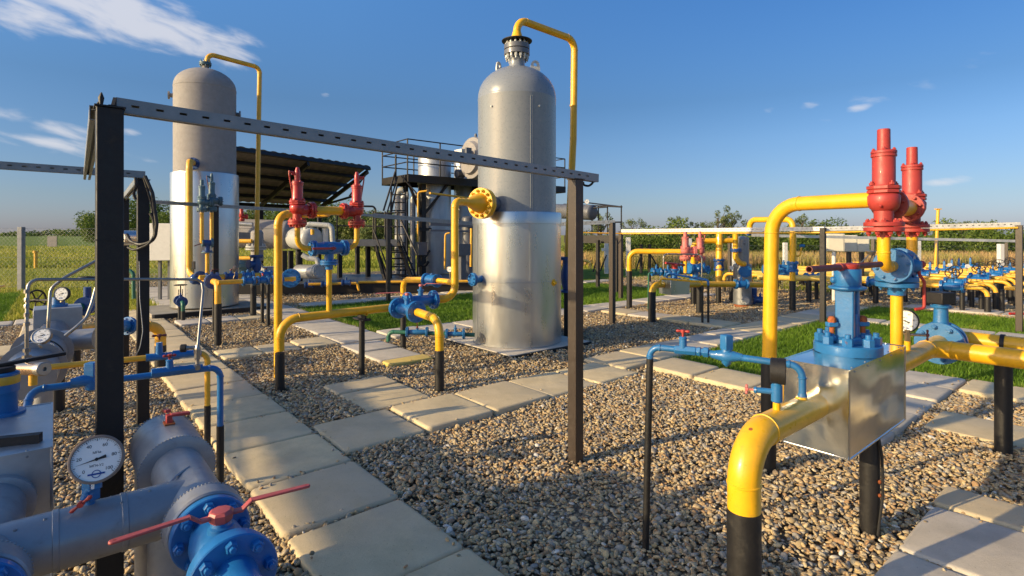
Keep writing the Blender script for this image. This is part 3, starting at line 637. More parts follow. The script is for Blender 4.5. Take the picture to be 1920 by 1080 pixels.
# =================================================================== TANKS
def dome(r, h, n=10): return [(h*math.sin(math.pi/2*i/n), r*math.cos(math.pi/2*i/n)) for i in range(n+1)]
def tank_right():
    c = Vector((.072, 8.0, 0)); t = thing('separator_tank', 'big glossy grey gas tank with shiny metal cladding around its lower half', 'tank', c)
    r, ri = .572, .648
    body = [(1.70, 0), (1.70, r), (3.55, r)]+[(3.55+.012, r+.003), (3.575, r+.003), (3.585, r)]+[(3.60+a, b) for a, b in dome(r, .46)]
    obj('shell', MB().lathe(c, Z, body, 72), GRY, t)
    # cladding with a rolled seam, lap joints and an upper collar
    cl = MB().lathe(c, Z, [(.06, ri), (.94, ri), (.942, ri+.003), (.952, ri+.003), (.954, ri), (1.75, ri-.004), (1.752, ri+.006), (1.90, ri+.004), (1.915, ri-.002), (1.915, r-.01)], 96); obj('cladding', cl, ALU, t, sharp=25)
    s = MB()
    for ang, z0, z1, w in ((-74, .08, 1.74, .028), (-150, .08, 1.74, .028)):
        a = R(ang); d = Vector((math.cos(a), math.sin(a), 0)); s.box(c+d*(ri+.001)+Z*(z0+z1)/2, (.006, w, z1-z0), d)
    for k in range(14):
        a = R(-74); d = Vector((math.cos(a), math.sin(a), 0)); q = c+d*(ri+.003)+Z*(.14+k*.12); s.lathe(q, d, [(0, .006), (.003, .004)], 8)
    obj('cladding_seam', s, ALU, t)
    # vertical strip welded on the shell
    a = R(-70); d = Vector((math.cos(a), math.sin(a), 0)); e = Z.cross(d); w = MB()
    for sgn in (-1, 1): w.box(c+d*(r+.004)+e*sgn*.013+Z*2.71, (.012, .006, 1.60), d)
    w.box(c+d*(r+.002)+Z*2.71, (.006, .026, 1.60), d); obj('weld_strip', w, GRY, t)
    for ang in (-58, -128): 
        a = R(ang); d = Vector((math.cos(a), math.sin(a), 0)); obj('stud', MB().cyl(c+d*(r-.01)+Z*3.38, c+d*(r+.02)+Z*3.38, .013, n=12), GRL, t)
    # lifting lugs
    for px in (-1, 1):
        d = Vector((px*.93, -.1 if px > 0 else .1, 0)).normalized(); q = c+d*.27+Z*3.96; lug = MB(); n = Vector((0.2, -1, 0)).normalized() if px > 0 else Vector((.85, -.5, 0)).normalized(); x = Z.cross(n).normalized()
        out = []; inn = []
        for i in range(24):
            an = 2*math.pi*i/24; ca, sa = math.cos(an), math.sin(an)
            if sa > -.1: o_ = x*ca*.062+Z*(.13+.062*sa)
            else: o_ = x*(.07*ca/max(abs(sa), abs(ca)))+Z*(.13-.13*min(1, (abs(sa))/max(abs(ca), abs(sa))))
            out.append(q+o_); inn.append(q+x*ca*.027+Z*(.13+.027*sa))
        vs = [p-n*.01 for p in out]+[p-n*.01 for p in inn]+[p+n*.01 for p in out]+[p+n*.01 for p in inn]; fs = []
        for i in range(24):
            j = (i+1) % 24; fs += [(i, j, 24+j, 24+i), (48+i, 72+i, 72+j, 48+j), (i, 48+i, 48+j, j), (24+i, 24+j, 72+j, 72+i)]
        lug.add(vs, fs); obj('lifting_lug', lug, GRL, t)
    # neck and flanges
    obj('neck', MB().lathe(c+Z*4.0, Z, [(0, .135), (.07, .118), (.16, .112), (.22, .135)], 30), GRY, t)
    f = MB(); fl_disc(f, c, Z, 4.235, .07, .188); fl_disc(f, c, Z, 4.315, .07, .188); f.lathe(c+Z*4.30, Z, [(0, .15), (.02, .15)], 30); o = obj('neck_flange', f, GRD, t)
    bolts(o, c+Z*4.235, -Z, .155, 14, .023, .05, GRL); bolts(o, c+Z*4.385, Z, .155, 14, .021, .028, GRL)
    obj('rain_cover', MB().lathe(c+Z*4.425, Z, [(0, 0), (0, .17), (.012, .222), (.022, .225), (.03, .2), (.05, .1)], 36), BLK, t)
    # inlet nozzle
    d = Vector((-.56, -.83, 0)).normalized(); b = c+Z*2.02
    obj('inlet_nozzle', MB().lathe(b, d, [(.50, .115), (.575, .112), (.60, .100), (.80, .100)], 30), GRD, t)
    # small yellow cap, blue nozzle
    a = R(-38); d2 = Vector((math.cos(a), math.sin(a), 0)); obj('yellow_plug', MB().lathe(c+d2*(ri-.01)+Z*.93, d2, [(0, .05), (.015, .05), (.016, .028), (.05, .026), (.055, .01)], 16), YEL, t)
    d3 = Vector((-.80, -.62, 0)).normalized(); q = c+Z*.98; n = obj('side_nozzle', MB().lathe(q, d3, [(.60, .055), (.72, .05), (.75, .07)], 22), BLU, t)
    f = MB(); fl_disc(f, q, d3, .75, .022, .092); fl_disc(f, q, d3, .776, .022, .092); fo = obj('blind_flange', f, BLU, t); bolts(fo, q+d3*.798, d3, .068, 8, .012, .014, BLUL)
    a = R(-112); d4 = Vector((math.cos(a), math.sin(a), 0)); e4 = Z.cross(d4)
    p = c+Z*.80+d3.cross(Z)*0+Vector((-.42, -.47, 0)).normalized()*(ri+.004); e5 = Z.cross(Vector((-.42, -.47, 0)).normalized())
    # base plate
    pl = MB(); pl.box(c+Z*.028, (1.50, 1.50, .056), U, V); obj('base_plate', pl, SLABG, t, bevel=.006)
    sk = MB(); 
    for ax_, ay_ in ((U, V), (V, U)):
        for s_ in (-1, 1): sk.box(c+ax_*s_*.762+Z*.02, (.02, 1.53, .05), ax_, ay_)
    obj('base_edging', sk, BLK, t)
    return c
T2 = tank_right()
def tank_left():
    c = Vector((-6.37, 11.3, 0)); t = thing('separator_tank', 'tall matt grey-brown tank with silver clad lower half on a dark plinth at left', 'tank', c)
    r, ri = .575, .625
    obj('shell', MB().lathe(c, Z, [(2.7, 0), (2.7, r), (4.60, r), (4.605, r+.004), (4.63, r+.004), (4.635, r)]+[(4.64+a, b) for a, b in dome(r, .40)], 64), GRM, t)
    obj('cladding', MB().lathe(c, Z, [(.15, ri), (1.18, ri), (1.182, ri+.003), (1.195, ri+.003), (1.197, ri), (2.83, ri), (2.85, ri-.005), (2.85, r-.02)], 80), ALU, t, sharp=25)
    s = MB()
    for ang in (-95, -50):
        a = R(ang); d = Vector((math.cos(a), math.sin(a), 0)); s.box(c+d*(ri+.001)+Z*1.5, (.006, .03, 2.66), d)
    obj('cladding_seam', s, ALU, t)
    for sx, z in ((-1, 4.43), (1, 4.14)):
        d = Vector((sx*.86, -.5*sx if sx > 0 else -.5, 0)).normalized(); d = (Vector((-1, -.45, 0)) if sx < 0 else Vector((.93, .34, 0))).normalized(); q = c+Z*z
        obj('side_nozzle', MB().lathe(q, d, [(r-.02, .045), (r+.06, .04), (r+.062, .08), (r+.085, .08), (r+.087, .02), (r+.09, 0)], 18), GRM if sx < 0 else GRD, t)
    obj('neck', MB().lathe(c+Z*5.02, Z, [(0, .07), (.06, .055), (.13, .055)], 20), GRM, t)
    f = MB(); fl_disc(f, c, Z, 5.12, .025, .115); fl_disc(f, c, Z, 5.15, .025, .115); f.boltring(c+Z*5.175, Z, .09, 8, .014, .03); f.boltring(c+Z*5.12, -Z, .09, 8, .014, .03); obj('neck_flange', f, BLUG, t)
    pl = MB(); pl.box(c+Z*.055-U*.05, (1.95, 1.5, .13), U, V); obj('plinth', pl, concrete('plinth_concrete', (.30, .27, .20), (.28, .25, .2)), t, bevel=.01)
    sk = MB(); sk.box(c-V*.76+Z*.05-U*.0, (1.96, .02, .12), U, V); obj('plinth_skirt', sk, BLK, t)
    sg = MB(); d = Vector((-1, .05, 0)).normalized(); obj('name_plate', sg.box(c+d*(ri+.02)+Z*2.3, (.03, .16, .22), d), GRD, t)
    return c
T1 = tank_left()

# =================================================================== PIPE RACKS
def post(label, p, h, m=STL, w=.08, group=None, cable=False):
    p = Vector(p); t = thing('rack_post', label, 'post', Vector((p.x, p.y, 0)), group)
    mb = MB().box((p.x, p.y, h/2-.05), (w, w, h+.1), U, V); obj('shaft', mb, m, t, bevel=.004)
    cp = MB().box((p.x, p.y, h+.003), (w+.012, w+.012, .006), U, V); obj('top_plate', cp, m, t)
    return t
PA = UV(0, 0)+Vector((-1.554, 2.1, 0))
post('nearest thick black post at the left, from the beam down past the frame bottom', PA, 2.085, STL, .085)
PC = Vector((.446, 3.813, 0)); post('brown square post in the gravel right of the big grey tank', PC, 1.985, STB, .078)
PB = GY(268, 4.6); post('black post with hanging cables left of the left tank', PB, 2.06, STL, .085)
PB2 = GY(234, 6.6); post('thin black post behind the nearest black post', PB2, 2.03, STL, .08)
for px, py, top, lb, m in ((404, 621, 387, 'black post standing in front of the clad left tank', STL), (728, 566, 401, 'brown post in front of the black stair tower', STB),
                        (1148, 610, 418, 'brown post nearest right of the big tank, in gravel', STB), (1164, 562, 434, 'brown post just right of the platform beam', STB),
                        (1543, 607, 428, 'black post left of the cream cabinets', STL), (1911, 626, 423, 'grey-brown post at the right edge', STB)):
    b = G(px, py); post(lb, b, EYE+(HY-top)/F_PX*b.y, m, .085)
for px, Y, top in ((1368, 17.5, 443), (1637, 16.0, 447), (1756, 17, 452), (1887, 19, 455)):
    b = GY(px, Y); post({1368: 'distant post behind the small separator', 1637: 'distant post right of the cream cabinets', 1756: 'distant post behind the right relief valves', 1887: 'distant post beyond the far manifold rows'}[px], b, EYE+(HY-top)/F_PX*Y, STB, .09)

def strut(label, p, q, h=.052, w=.045, m=None, slots=True, group=None, side=1, cat='rack beam'):
    """slotted steel channel seen from its slotted side: two webs with holes cut between"""
    p, q = Vector(p), Vector(q); d = (q-p); ln = d.length; x = d.normalized(); y = Z.cross(x).normalized()*side; z = x.cross(y)*side
    if z.z < 0: z = -z
    t = thing('rack_beam', label, cat, p, group); mb = MB(); th = .003
    n = int(ln/.085) if slots else 0; s0, s1 = h*.46, h*.64; c = (p+q)/2
    def fb(a, b, lo, hi): mb.box(p+x*(a+b)/2-y*w/2+z*(lo+hi)/2-z*h/2, (b-a, th, hi-lo), x, y, z)
    fb(0, ln, 0, s0); fb(0, ln, s1, h)
    if n:
        prev = 0
        for i in range(n): a = .05+i*(ln-.1)/n; fb(prev, a, s0, s1); prev = a+.026
        fb(prev, ln, s0, s1)
    else: fb(0, ln, s0, s1)
    mb.box(c+z*(h/2+.0015), (ln, w+th, .003), x, y, z); mb.box(c-z*(h/2+.0015)-y*w*.32, (ln, w*.36, .003), x, y, z)
    mb.box(c+y*w/2, (ln, th, h-.001), x, y, z); mb.box(c-z*(h/2+.0015)+y*w*.32, (ln, w*.36, .003), x, y, z)
    obj('channel', mb, m or GLV, t); return t
zb = 2.06
bA = P(216, 198, 2.13); bC = P(1118, 334.5, 3.93)
strut('long slotted galvanised beam across the picture from the black post', bA, bC)
strut('slotted beam running away from the nearest black post', P(182, 212, 2.12), P(163, 331, 4.55), h=.05, w=.045, side=-1)
strut('slotted beam at the left edge meeting the cable post', P(-60, 306, 3.95), P(272, 328, 4.62))
strut('short beam behind the cable post', P(262, 336, 4.7), P(232, 372, 6.6), h=.05)
strut('thin pale beam in front of the clad left tank', P(285, 378.5, 8.25), P(700, 404, 12.25), h=.05)
strut('thin beam continuing in front of the stair tower', P(700, 404, 12.25), P(893, 420, 15.0), h=.09)
strut('white slotted beam right behind the brown centre post', P(1040, 421, 9.4), P(1152, 416, 9.62), h=.06, m=GLW)
strut('pale upper beam of the right rack, left half', P(1166, 433, 13.3), P(1546, 429, 9.8), h=.07, w=.05, m=GLW)
strut('pale upper beam of the right rack, right half', P(1540, 429.5, 9.85), P(1912, 421, 8.8), h=.07, w=.05, m=GLW)
strut('thin lower beam behind the right relief valves', P(1410, 441, 12), P(1905, 452, 12.6), h=.055, slots=False, m=GLW)
pipe('gas_pipe', 'thin yellow pipe slung beneath the right rack beam', 'pipe', [('tube', [P(1092, 436, 13.0), P(1166, 438, 13.2), P(1545, 436, 9.75), P(1908, 427, 8.75)], .016, .05, YELM)])
# clamp hardware, cables and tray ends on the near posts
t = thing('cable_bundle', 'black cables and wire ends on top of the nearest black post', 'cable', PA+Z*2.09)
mb = MB(); q = P(190, 196, 2.08)
mb.lathe(P(189, 198, 2.05), Vector((.05, 0, 1)), [(0, .006), (.03, .010), (.05, .002)], 6); mb.beam(P(213, 200, 2.1), P(217, 186, 2.12), .012, .02)
mb.tube([P(180, 206, 2.05), P(190, 200, 2.05), P(196, 203, 2.06), P(204, 197, 2.08), P(216, 198, 2.1)], .003, .01, n=6, welds=False); mb.cyl(P(172, 206, 2.05), P(186, 206, 2.05), .003, n=6); mb.ball(P(186, 194, 2.05), .008, 8); mb.ball(P(183, 201, 2.05), .008, 8)
obj('wire', mb, RUB, t); obj('tie_ring', MB().box(PA+Z*1.58, (.09, .09, .004), U, V), RUB, t)
t = thing('cable_bundle', 'black cables sagging down the side of the black post before the left tank', 'cable', PB)
mb = MB(); mb.tube([P(272, 330, 4.5), P(286, 362, 4.5), P(294, 420, 4.5), P(290, 452, 4.5), P(262, 460, 4.5), P(244, 452, 4.55), P(238, 440, 4.6)], .014, .12, n=8, welds=False)
mb.tube([P(270, 334, 4.5), P(284, 380, 4.52), P(290, 440, 4.5), P(280, 458, 4.48), P(252, 470, 4.5), P(240, 464, 4.55)], .010, .12, n=8, welds=False)
mb.tube([P(254, 333, 4.5), P(256, 350, 4.5), P(250, 362, 4.5), P(254, 374, 4.5)], .012, .06, n=8, welds=False); mb.tube([P(282, 400, 4.5), P(288, 412, 4.5), P(291, 436, 4.5)], .012, .1, n=8, welds=False)
obj('cable', mb, RUB, t); obj('thin_wire', MB().tube([P(261, 490, 4.45), P(262, 560, 4.45), P(268, 620, 4.45), P(262, 655, 4.45), P(250, 672, 4.45)], .003, .2, n=6, welds=False), GRL, t)
t = thing('junction_drum', 'shiny metal drum hanging behind the nearest black post', 'drum', P(240, 458, 5)); obj('drum', MB().cyl(P(222, 446, 4.9), P(256, 446, 5.1), .068, n=28), ALU, t)
t = thing('cable', 'thin black cable looped under the right end of the long beam', 'cable', bC); obj('loop', MB().tube([P(1094, 341, 3.9), P(1092, 347, 3.9), P(1104, 349, 3.9), P(1112, 343, 3.9), P(1112, 336, 3.9)], .008, .03, n=8, welds=False), RUB, t)

# =================================================================== MIDDLE MANIFOLD
rY = .0445
zM = .735
A0 = Vector((-2.36, 5.53, zM)); J = A0+U*1.27; J.z = .752; VR = Vector((-.716, 6.82, 0)); FR = Vector((-.737, 5.53, 0))
t = pipe('gas_pipe', 'long yellow header pipe on a black leg, left of the big tank', 'pipe', [('pipe_body', [(A0.x, A0.y, .42), A0, J-U*.02], rY, .19, YEL)]); legpart(t, A0, .0465, .40)
o = MB(); q = A0+U*.93; o.lathe(q, U, [(0, rY), (.004, rY+.006), (.012, rY+.006), (.016, rY)], 22); obj('weld_ring', o, YEL, t)
t = thing('pipe_support', 'black round support leg with bracket under the long yellow header', 'pipe support', Vector((-1.68, 6.13, 0)))
s = A0+U*.885; legpart(t, s, .032, .645); o = MB(); o.box((s.x, s.y, .655), (.10, .26, .02), U, V); o.box((s.x+.0, s.y, .675), (.02, .20, .05), U, V); obj('bracket', o, STL, t, bevel=.003)
t = thing('tee_piece', 'yellow tee at the joint of the two blue lever valves', 'pipe fitting', J); obj('branch', MB().lathe(J-U*.03, U, [(0, rY), (.02, rY+.012), (.09, rY+.012), (.12, rY)], 22).lathe(J+U*.02, -V, [(0, rY), (.07, rY)], 22).ball(J+U*.02, rY+.012, 18), YEL, t)
# front valve along -V
fv = J+U*.02-V*.075
ball_valve('ball_valve', 'front blue ball valve of the pair left of the big tank', fv, -V, .44, .118, .064, BLU, U*-.6+V*.3, REDP, .34, True, .11)
e0 = fv-V*.44; d0 = Vector((FR.x, FR.y, e0.z))
t = pipe('gas_pipe', 'yellow elbow pipe dropping to a black leg from the front lever valve', 'pipe', [('pipe_body', [e0, Vector((FR.x, FR.y, zM)), (FR.x, FR.y, .42)], rY, .17, YEL)]); legpart(t, FR, .0465, .425)
# rear valve along U
rv = J+U*.17; rv.z = .80
ball_valve('ball_valve', 'rear blue ball valve of the pair left of the big tank', rv, U, .40, .115, .064, BLU, -V*.5+U*.6, REDP, .3, True, .12)
# riser to tank, with reducer
nz = T2+Z*2.02; dn = Vector((-.56, -.83, 0)).normalized(); fp = nz+dn*.80
t = thing('gas_pipe', 'yellow riser with bolted flange entering the side of the big tank', 'pipe', Vector((VR.x, VR.y, .78)))
f = MB(); fl_disc(f, nz, dn, .80, .045, .208, 36); fl_disc(f, nz, dn, .852, .045, .208, 36); f.lathe(nz+dn*.84, dn, [(0, .15), (.02, .15)], 28); fo = obj('tank_flange', f, YELR, t)
bolts(fo, nz+dn*.897, dn, .168, 12, .024, .03, YELR); bolts(fo, nz+dn*.80, -dn, .168, 12, .024, .03, YELR)
k = nz+dn*.895; obj('reducer', MB().lathe(k, dn, [(0, .138), (.06, .125), (.14, .095), (.22, .062), (.27, .048)], 28), YEL, t)
kk = Vector((VR.x, VR.y, 2.02)); obj('riser', MB().tube([k+dn*.225, k+dn*.36+Z*0, kk+Z*0.0, (VR.x, VR.y, .80), rv+U*.42], .047, .16, 24), YEL, t)
# bypass
bp = Vector((VR.x, VR.y, 1.0)); be = GY(756, 7.66, .965)
dB = (Vector((be.x, be.y, bp.z))-bp).normalized(); v0 = bp+dB*.36
pipe('gas_pipe', 'short yellow bypass stub from the riser to the small blue valve', 'pipe', [('pipe_body', [bp, v0], .038, .1, YEL)])
ball_valve('check_valve', 'small blue flanged check valve in the yellow bypass', v0, dB, .26, .088, .07, BLU, None, None, indiv=False, stem=.02, n=8, cat='valve')
t = pipe('gas_pipe', 'yellow bypass elbow on a black leg behind the lever valves', 'pipe', [('pipe_body', [v0+dB*.26, be, (be.x, be.y, .72)], .038, .12, YEL)]); legpart(t, be, .04, .74)
gauge('pressure_gauge', 'small brass gauge above the yellow bypass', P(843, 505, 7.4), (-.2, -1, 0), .04, P(846, 527, 7.4), BRS, False, stem_m=BRS)
# drain line with green pipe
t = pipe('drain_pipe', 'green drain pipe low beside the base of the big tank', 'pipe', [('pipe_body', [P(728, 640, 7.6), P(729, 622, 7.6), P(890, 628, 7.5)], .028, .07, GRN)])
ball_valve('drain_valve', 'small blue drain valve left on the green drain pipe', P(762, 622.5, 7.55), Vector((1, 0, 0)), .30, .07, .032, BLUL, Vector((0, 0, 1)), REDB, .05, stem=.03, n=6, cat='valve')
ball_valve('drain_valve', 'blue flanged drain valve right on the green drain pipe beside the tank', P(836, 626, 7.45), Vector((1, .0, 0)), .26, .072, .03, BLUL, None, None, stem=.09, n=6, cat='valve')
# relief valve group
RZ = Vector((-1.97, 5.86, 0)); u1 = RZ-U*.335; u2 = RZ+U*.315
t = pipe('gas_pipe', 'yellow riser from the header up to the blue changeover valve at centre left', 'pipe', [('pipe_body', [(RZ.x, RZ.y, zM), (RZ.x, RZ.y, 1.28)], .029, .1, YEL)])
o = MB(); o.lathe((RZ.x, RZ.y, zM+.03), Z, [(0, .040), (.012, .034), (.02, .030)], 18); obj('weld_ring', o, YEL, t)
def changeover(name, label, c, ax, half, rf, m, zb, lvdir, lm, ll, big=1.0, side=-1):
    c = Vector(c); ax = Vector(ax).normalized(); t = thing(name, label, 'changeover valve', Vector((c.x, c.y, zb)))
    mb = MB().lathe(c-ax*half*.86, ax, [(0, rf*.72), (half*.3, rf*.72), (half*.5, rf*.82), (half*1.2, rf*.82), (half*1.4, rf*.72), (half*1.72, rf*.72)], 26)
    mb.lathe((c.x, c.y, zb+.03), Z, [(0, rf*.55), (c.z-zb-.02, rf*.60)], 22); sd = (Z.cross(ax)).normalized()*side
    mb.lathe(c, sd, [(0, rf*.7), (rf*.85, rf*.62), (rf*.86, rf*.4), (rf*1.2, rf*.25)], 20); obj('body', mb, m, t)
    for s in (-1, 1):
        f = MB(); fl_disc(f, c, ax*s, half*.80, half*.14, rf*1.0); fl_disc(f, c, ax*s, half*.97, half*.14, rf*.97); f.boltring(c+ax*s*half*1.11, ax*s, rf*.76, 8, rf*.10, rf*.10); f.boltring(c+ax*s*half*.80, -ax*s, rf*.76, 8, rf*.10, rf*.10); obj('end_flange', f, m, t)
    f = MB(); q = Vector((c.x, c.y, zb)); fl_disc(f, q, Z, .0, .022*big, rf*1.08); fl_disc(f, q, Z, .026*big, .022*big, rf*1.08); f.boltring(q+Z*.048*big, Z, rf*.84, 8, rf*.11, rf*.1); f.boltring(q, -Z, rf*.84, 8, rf*.11, rf*.12); f.lathe(q-Z*.05, Z, [(0, rf*.45), (.06, rf*.5)], 18); obj('inlet_flange', f, m, t)
    if lvdir is not None:
        s0 = c+sd*rf*1.2; h = MB(); h.lathe(s0-sd*.01, sd, [(0, .018), (.03, .018)], 12); d = Vector(lvdir).normalized(); h.beam(s0+sd*.02-d*ll*.12, s0+sd*.02+d*ll, .014, .022); obj('handle', h, lm, t, bevel=.002)
    return t
cz = 1.455
changeover('changeover_valve', 'blue changeover valve with red bar between the left relief valves', (RZ.x, RZ.y, cz), U, .18, .085, BLU, 1.275, -U, REDF, .22)
for uu, z1, lb, lb2, side in ((u1, 1.70, 'taller front red relief valve of the left pair', 'yellow elbow under the front red relief valve of the left pair', -1), (u2, 1.70, 'rear red relief valve of the left pair near the roof corner', 'yellow elbow under the rear red relief valve of the left pair', 1)):
    pipe('gas_pipe', lb2, 'pipe', [('pipe_body', [Vector((RZ.x, RZ.y, cz))+U*side*.19, (uu.x, uu.y, cz), (uu.x, uu.y, z1)], .0285, .10, YEL)])
    psv('relief_valve', lb, (uu.x, uu.y, z1-.03), U*-side, RED, .60 if side < 0 else .60, True, .093)
zo = 1.70-.03+.188; pa = Vector((u1.x, u1.y, zo))+U*.17; pb = Vector((u2.x, u2.y, zo))-U*.17
pipe('gas_pipe', 'yellow pipe joining the outlets of the left red relief valves', 'pipe', [('pipe_body', [pa, pb], .047, .1, YEL)])
hx = GY(521.5, 6.0)
t = pipe('vent_pipe', 'tall yellow upright pipe bending right behind the left relief valve', 'pipe', [('pipe_body', [(hx.x, hx.y, .0), (hx.x, hx.y, zo-.03), P(560, 401.5, 6.25), P(612, 400, 6.2), (pa+pb)/2+Vector((0.02, .02, 0))], .0435, .13, YEL)])

# =================================================================== LEFT TANK PIPING
vy = GY(355, 10.1); nzl = Vector((-6.30, 10.74, 3.02))
dz = (nzl-Vector((vy.x, vy.y, 2.98))).normalized()
t = thing('gas_pipe', 'yellow downpipe from the left tank with dark blue tank flange', 'pipe', vy+Z*.88)
obj('pipe_body', MB().tube([nzl, (vy.x, vy.y, 2.96), (vy.x, vy.y, .88), P(364, 518, 9.95)], .056, .16, 20), YELM, t)
fo = Vector((nzl.x, nzl.y, 3.0)); ddn = Vector((fo.x-T1.x, fo.y-T1.y, 0)).normalized(); f = MB(); fl_disc(f, fo-ddn*.05, ddn, 0, .03, .125); fl_disc(f, fo-ddn*.05, ddn, .034, .03, .125); f.boltring(fo+ddn*.014, ddn, .10, 8, .014, .016); obj('tank_flange', f, BLUD, t)
L0 = Vector((-4.26, 7.88, .905)); dM = (P(364, 518, 9.8)-L0).normalized()
t = pipe('gas_pipe', 'orange yellow elbow on a black leg in front of the left tank', 'pipe', [('pipe_body', [L0+dM*.45, L0, (L0.x, L0.y, .55)], .045, .13, YELM)]); legpart(t, L0, .05, .60)
pipe('gas_pipe', 'short orange yellow stub between two blue flanges before the left tank', 'pipe', [('pipe_body', [L0+dM*.5, L0+dM*1.9], .046, .1, YELM)])
for k, s, lb in ((0, .38, 'front blue flange pair on the orange yellow elbow before the left tank'), (1, 1.62, 'rear blue flange pair at the foot of the left downpipe')):
    t = thing('flange_joint', lb, 'flange', L0+dM*s); flange_pair(t, L0, dM, s, .115, .03, BLUD, 8, gap=.05)
q = L0+dM*1.62; t = thing('valve', 'small blue valve with upright handle at the foot of the left downpipe', 'valve', q); obj('body', MB().ball(q+Vector((-.1, 0, -.02)), .09, 14), BLUD, t); obj('handle', MB().beam(P(363, 490, 9.6), P(363, 505, 9.6), .05, .03).cyl(P(363, 505, 9.6), P(363, 512, 9.6), .01), RUB, t)
rs = L0+dM*.95
def px_up(p, z): return Vector((p.x, p.y, z))
pv = GY(385, rs.y)
pipe('gas_pipe', 'orange yellow riser to the small rusty relief valves by the left tank', 'pipe', [('pipe_body', [px_up(rs, .9), Vector((rs.x, rs.y, 1.34))], .03, .1, YELM)])
t = thing('changeover_valve', 'small dark changeover valve below the rusty relief valves', 'changeover valve', px_up(rs, 1.32)); c0 = px_up(rs, 1.47)
mb = MB().lathe(c0-U*.07, U, [(0, .05), (.14, .05)], 16); mb.lathe(px_up(rs, 1.33), Z, [(0, .07), (.02, .07), (.021, .035), (.12, .04)], 16); obj('body', mb, BLUD, t); f = MB(); fl_disc(f, c0, U, .05, .03, .075); fl_disc(f, c0, -U, .05, .03, .06); fl_disc(f, px_up(rs, 1.31), Z, 0, .02, .085); obj('end_flange', f, BLUG, t); obj('handle', MB().beam(c0-V*.02-U*.06+Z*.0, c0-U*.19-Z*.05, .012, .014), REDB, t)
for px, s, ztop, lb, l2 in ((378.5, -.10, 352, 'smaller rear rusty blue relief valve by the left tank', 'left orange yellow inlet of the rusty relief pair'), (397, .13, 350, 'front rusty blue relief valve with a lever by the left tank', 'right orange yellow inlet of the rusty relief pair')):
    b = Vector((rs.x, rs.y, 0))+Vector((s*1.0, s*.15, 0)); b = GY(px, rs.y+s*.6); zf = EYE+(HY-395)/F_PX*b.y
    pipe('gas_pipe', l2, 'pipe', [('pipe_body', [c0+(Vector((b.x, b.y, c0.z))-c0).normalized()*.05, (b.x, b.y, c0.z), (b.x, b.y, zf)], .028, .05, YELM)])
    psv('relief_valve', lb, (b.x, b.y, zf-.03), U if s < 0 else U, BLUG, .52 if s < 0 else .60, s > 0, .078, ml=REDB)
# header running right from the leg
h0 = L0.copy(); h1 = L0+U*1.1; 
pipe('gas_pipe', 'orange yellow cross pipe running right from the left tank manifold', 'pipe', [('pipe_body', [h0, h1+U*.0], .033, .1, YELM)])
for s, lb, hd in ((.33, 'first small blue valve right of the orange yellow elbow', None), (.53, 'middle small blue strainer on the orange yellow cross pipe', V), (.74, 'last small blue valve on the orange yellow cross pipe', None)):
    q = L0+U*s; ball_valve('valve', lb, q, U, .17, .07, .045, BLU, None if s != .53 else V, RED, .06, stem=.035, n=6, cat='valve')
q = L0+V*.75+Z*.03; q2 = q+U*1.25
pipe('gas_pipe', 'second orange yellow cross pipe behind the first by the left tank', 'pipe', [('pipe_body', [q-U*.1, q2], .04, .1, YELM)])
for k, (s, lb) in enumerate(((-.02, 'rear blue valve left of the black post by the left tank'), (.25, 'rear blue valve right of the black post with red handle'), (.5, 'rear blue valve with dark gauge behind the cross pipe'), (.78, 'rear blue valve farthest right on the second cross pipe'))):
    ball_valve('valve', lb, q+U*s, U, .18, .075, .05, BLUD if k < 2 else BLU, U if k != 2 else None, REDB, .10, stem=.05, n=6, cat='valve')
gauge('pressure_gauge', 'small dark gauge between the blue valves by the left tank', P(438, 504, 8.3), (-1, -.3, 0), .05, P(438, 522, 8.3), CASE, False)
t = thing('pipe_support', 'thick black support leg under the rear blue valves', 'pipe support', G(475, 596)); legpart(t, G(475, 596), .055, .86)
t = thing('pipe_support', 'black steel trestle under the last blue valve of the cross pipe', 'pipe support', G(503, 612)); b = G(503, 612); legpart(t, b, .03, .80); legpart(t, b+V*.35, .03, .80); o = MB(); o.box(b+V*.2+Z*.80, (.16, .55, .03), U, V); o.beam(b+Z*.55, b+V*.18+Z*.79, .02, .02); obj('bracket', o, STL, t)
t = pipe('gas_pipe', 'orange yellow pipe end with a big blue flange behind the tall upright pipe', 'pipe', [('pipe_body', [L0+U*1.0, P(549, 524.5, 8.6)], .033, .1, YELM)])
f = MB(); q = P(546, 521, 8.9); fl_disc(f, q, Vector((.3, -1, 0)), 0, .05, .15); fl_disc(f, q, Vector((.3, -1, 0)), .06, .04, .15); f.boltring(q, Vector((.3, -1, 0)), .12, 10, .014, .12); obj('blind_flange', f, BLU, t)
# drain valve at the tank foot
q = P(336, 563, 10.2); dd = Vector((.62, -.78, 0))
t = ball_valve('drain_valve', 'blue drain valve with black handwheel at the foot of the left tank', q, dd, .36, .095, .055, BLUD, None, None, stem=.10, n=8, cat='valve')
handwheel(t, q+dd*.18+Z*.30, Z, .10, RUB); obj('yoke', MB().cyl(q+dd*.18+Z*.12, q+dd*.18+Z*.29, .012).beam(q+dd*.18+Z*.1+U*.03, q+dd*.18+Z*.22+U*.03, .01, .012).beam(q+dd*.18+Z*.1-U*.03, q+dd*.18+Z*.22-U*.03, .01, .012), RUB, t)
e = q+dd*.36; t = pipe('drain_pipe', 'green drain elbow on a black leg at the foot of the left tank', 'pipe', [('pipe_body', [e-dd*.02, e+dd*.12, e+dd*.12-Z*.28], .033, .06, GRN)]); legpart(t, e+dd*.12, .036, .22)
t = thing('pipe_support', 'short black leg under the drain valve of the left tank', 'pipe support', px_up(q+dd*.12, 0)); legpart(t, q+dd*.1, .035, q.z-.05)
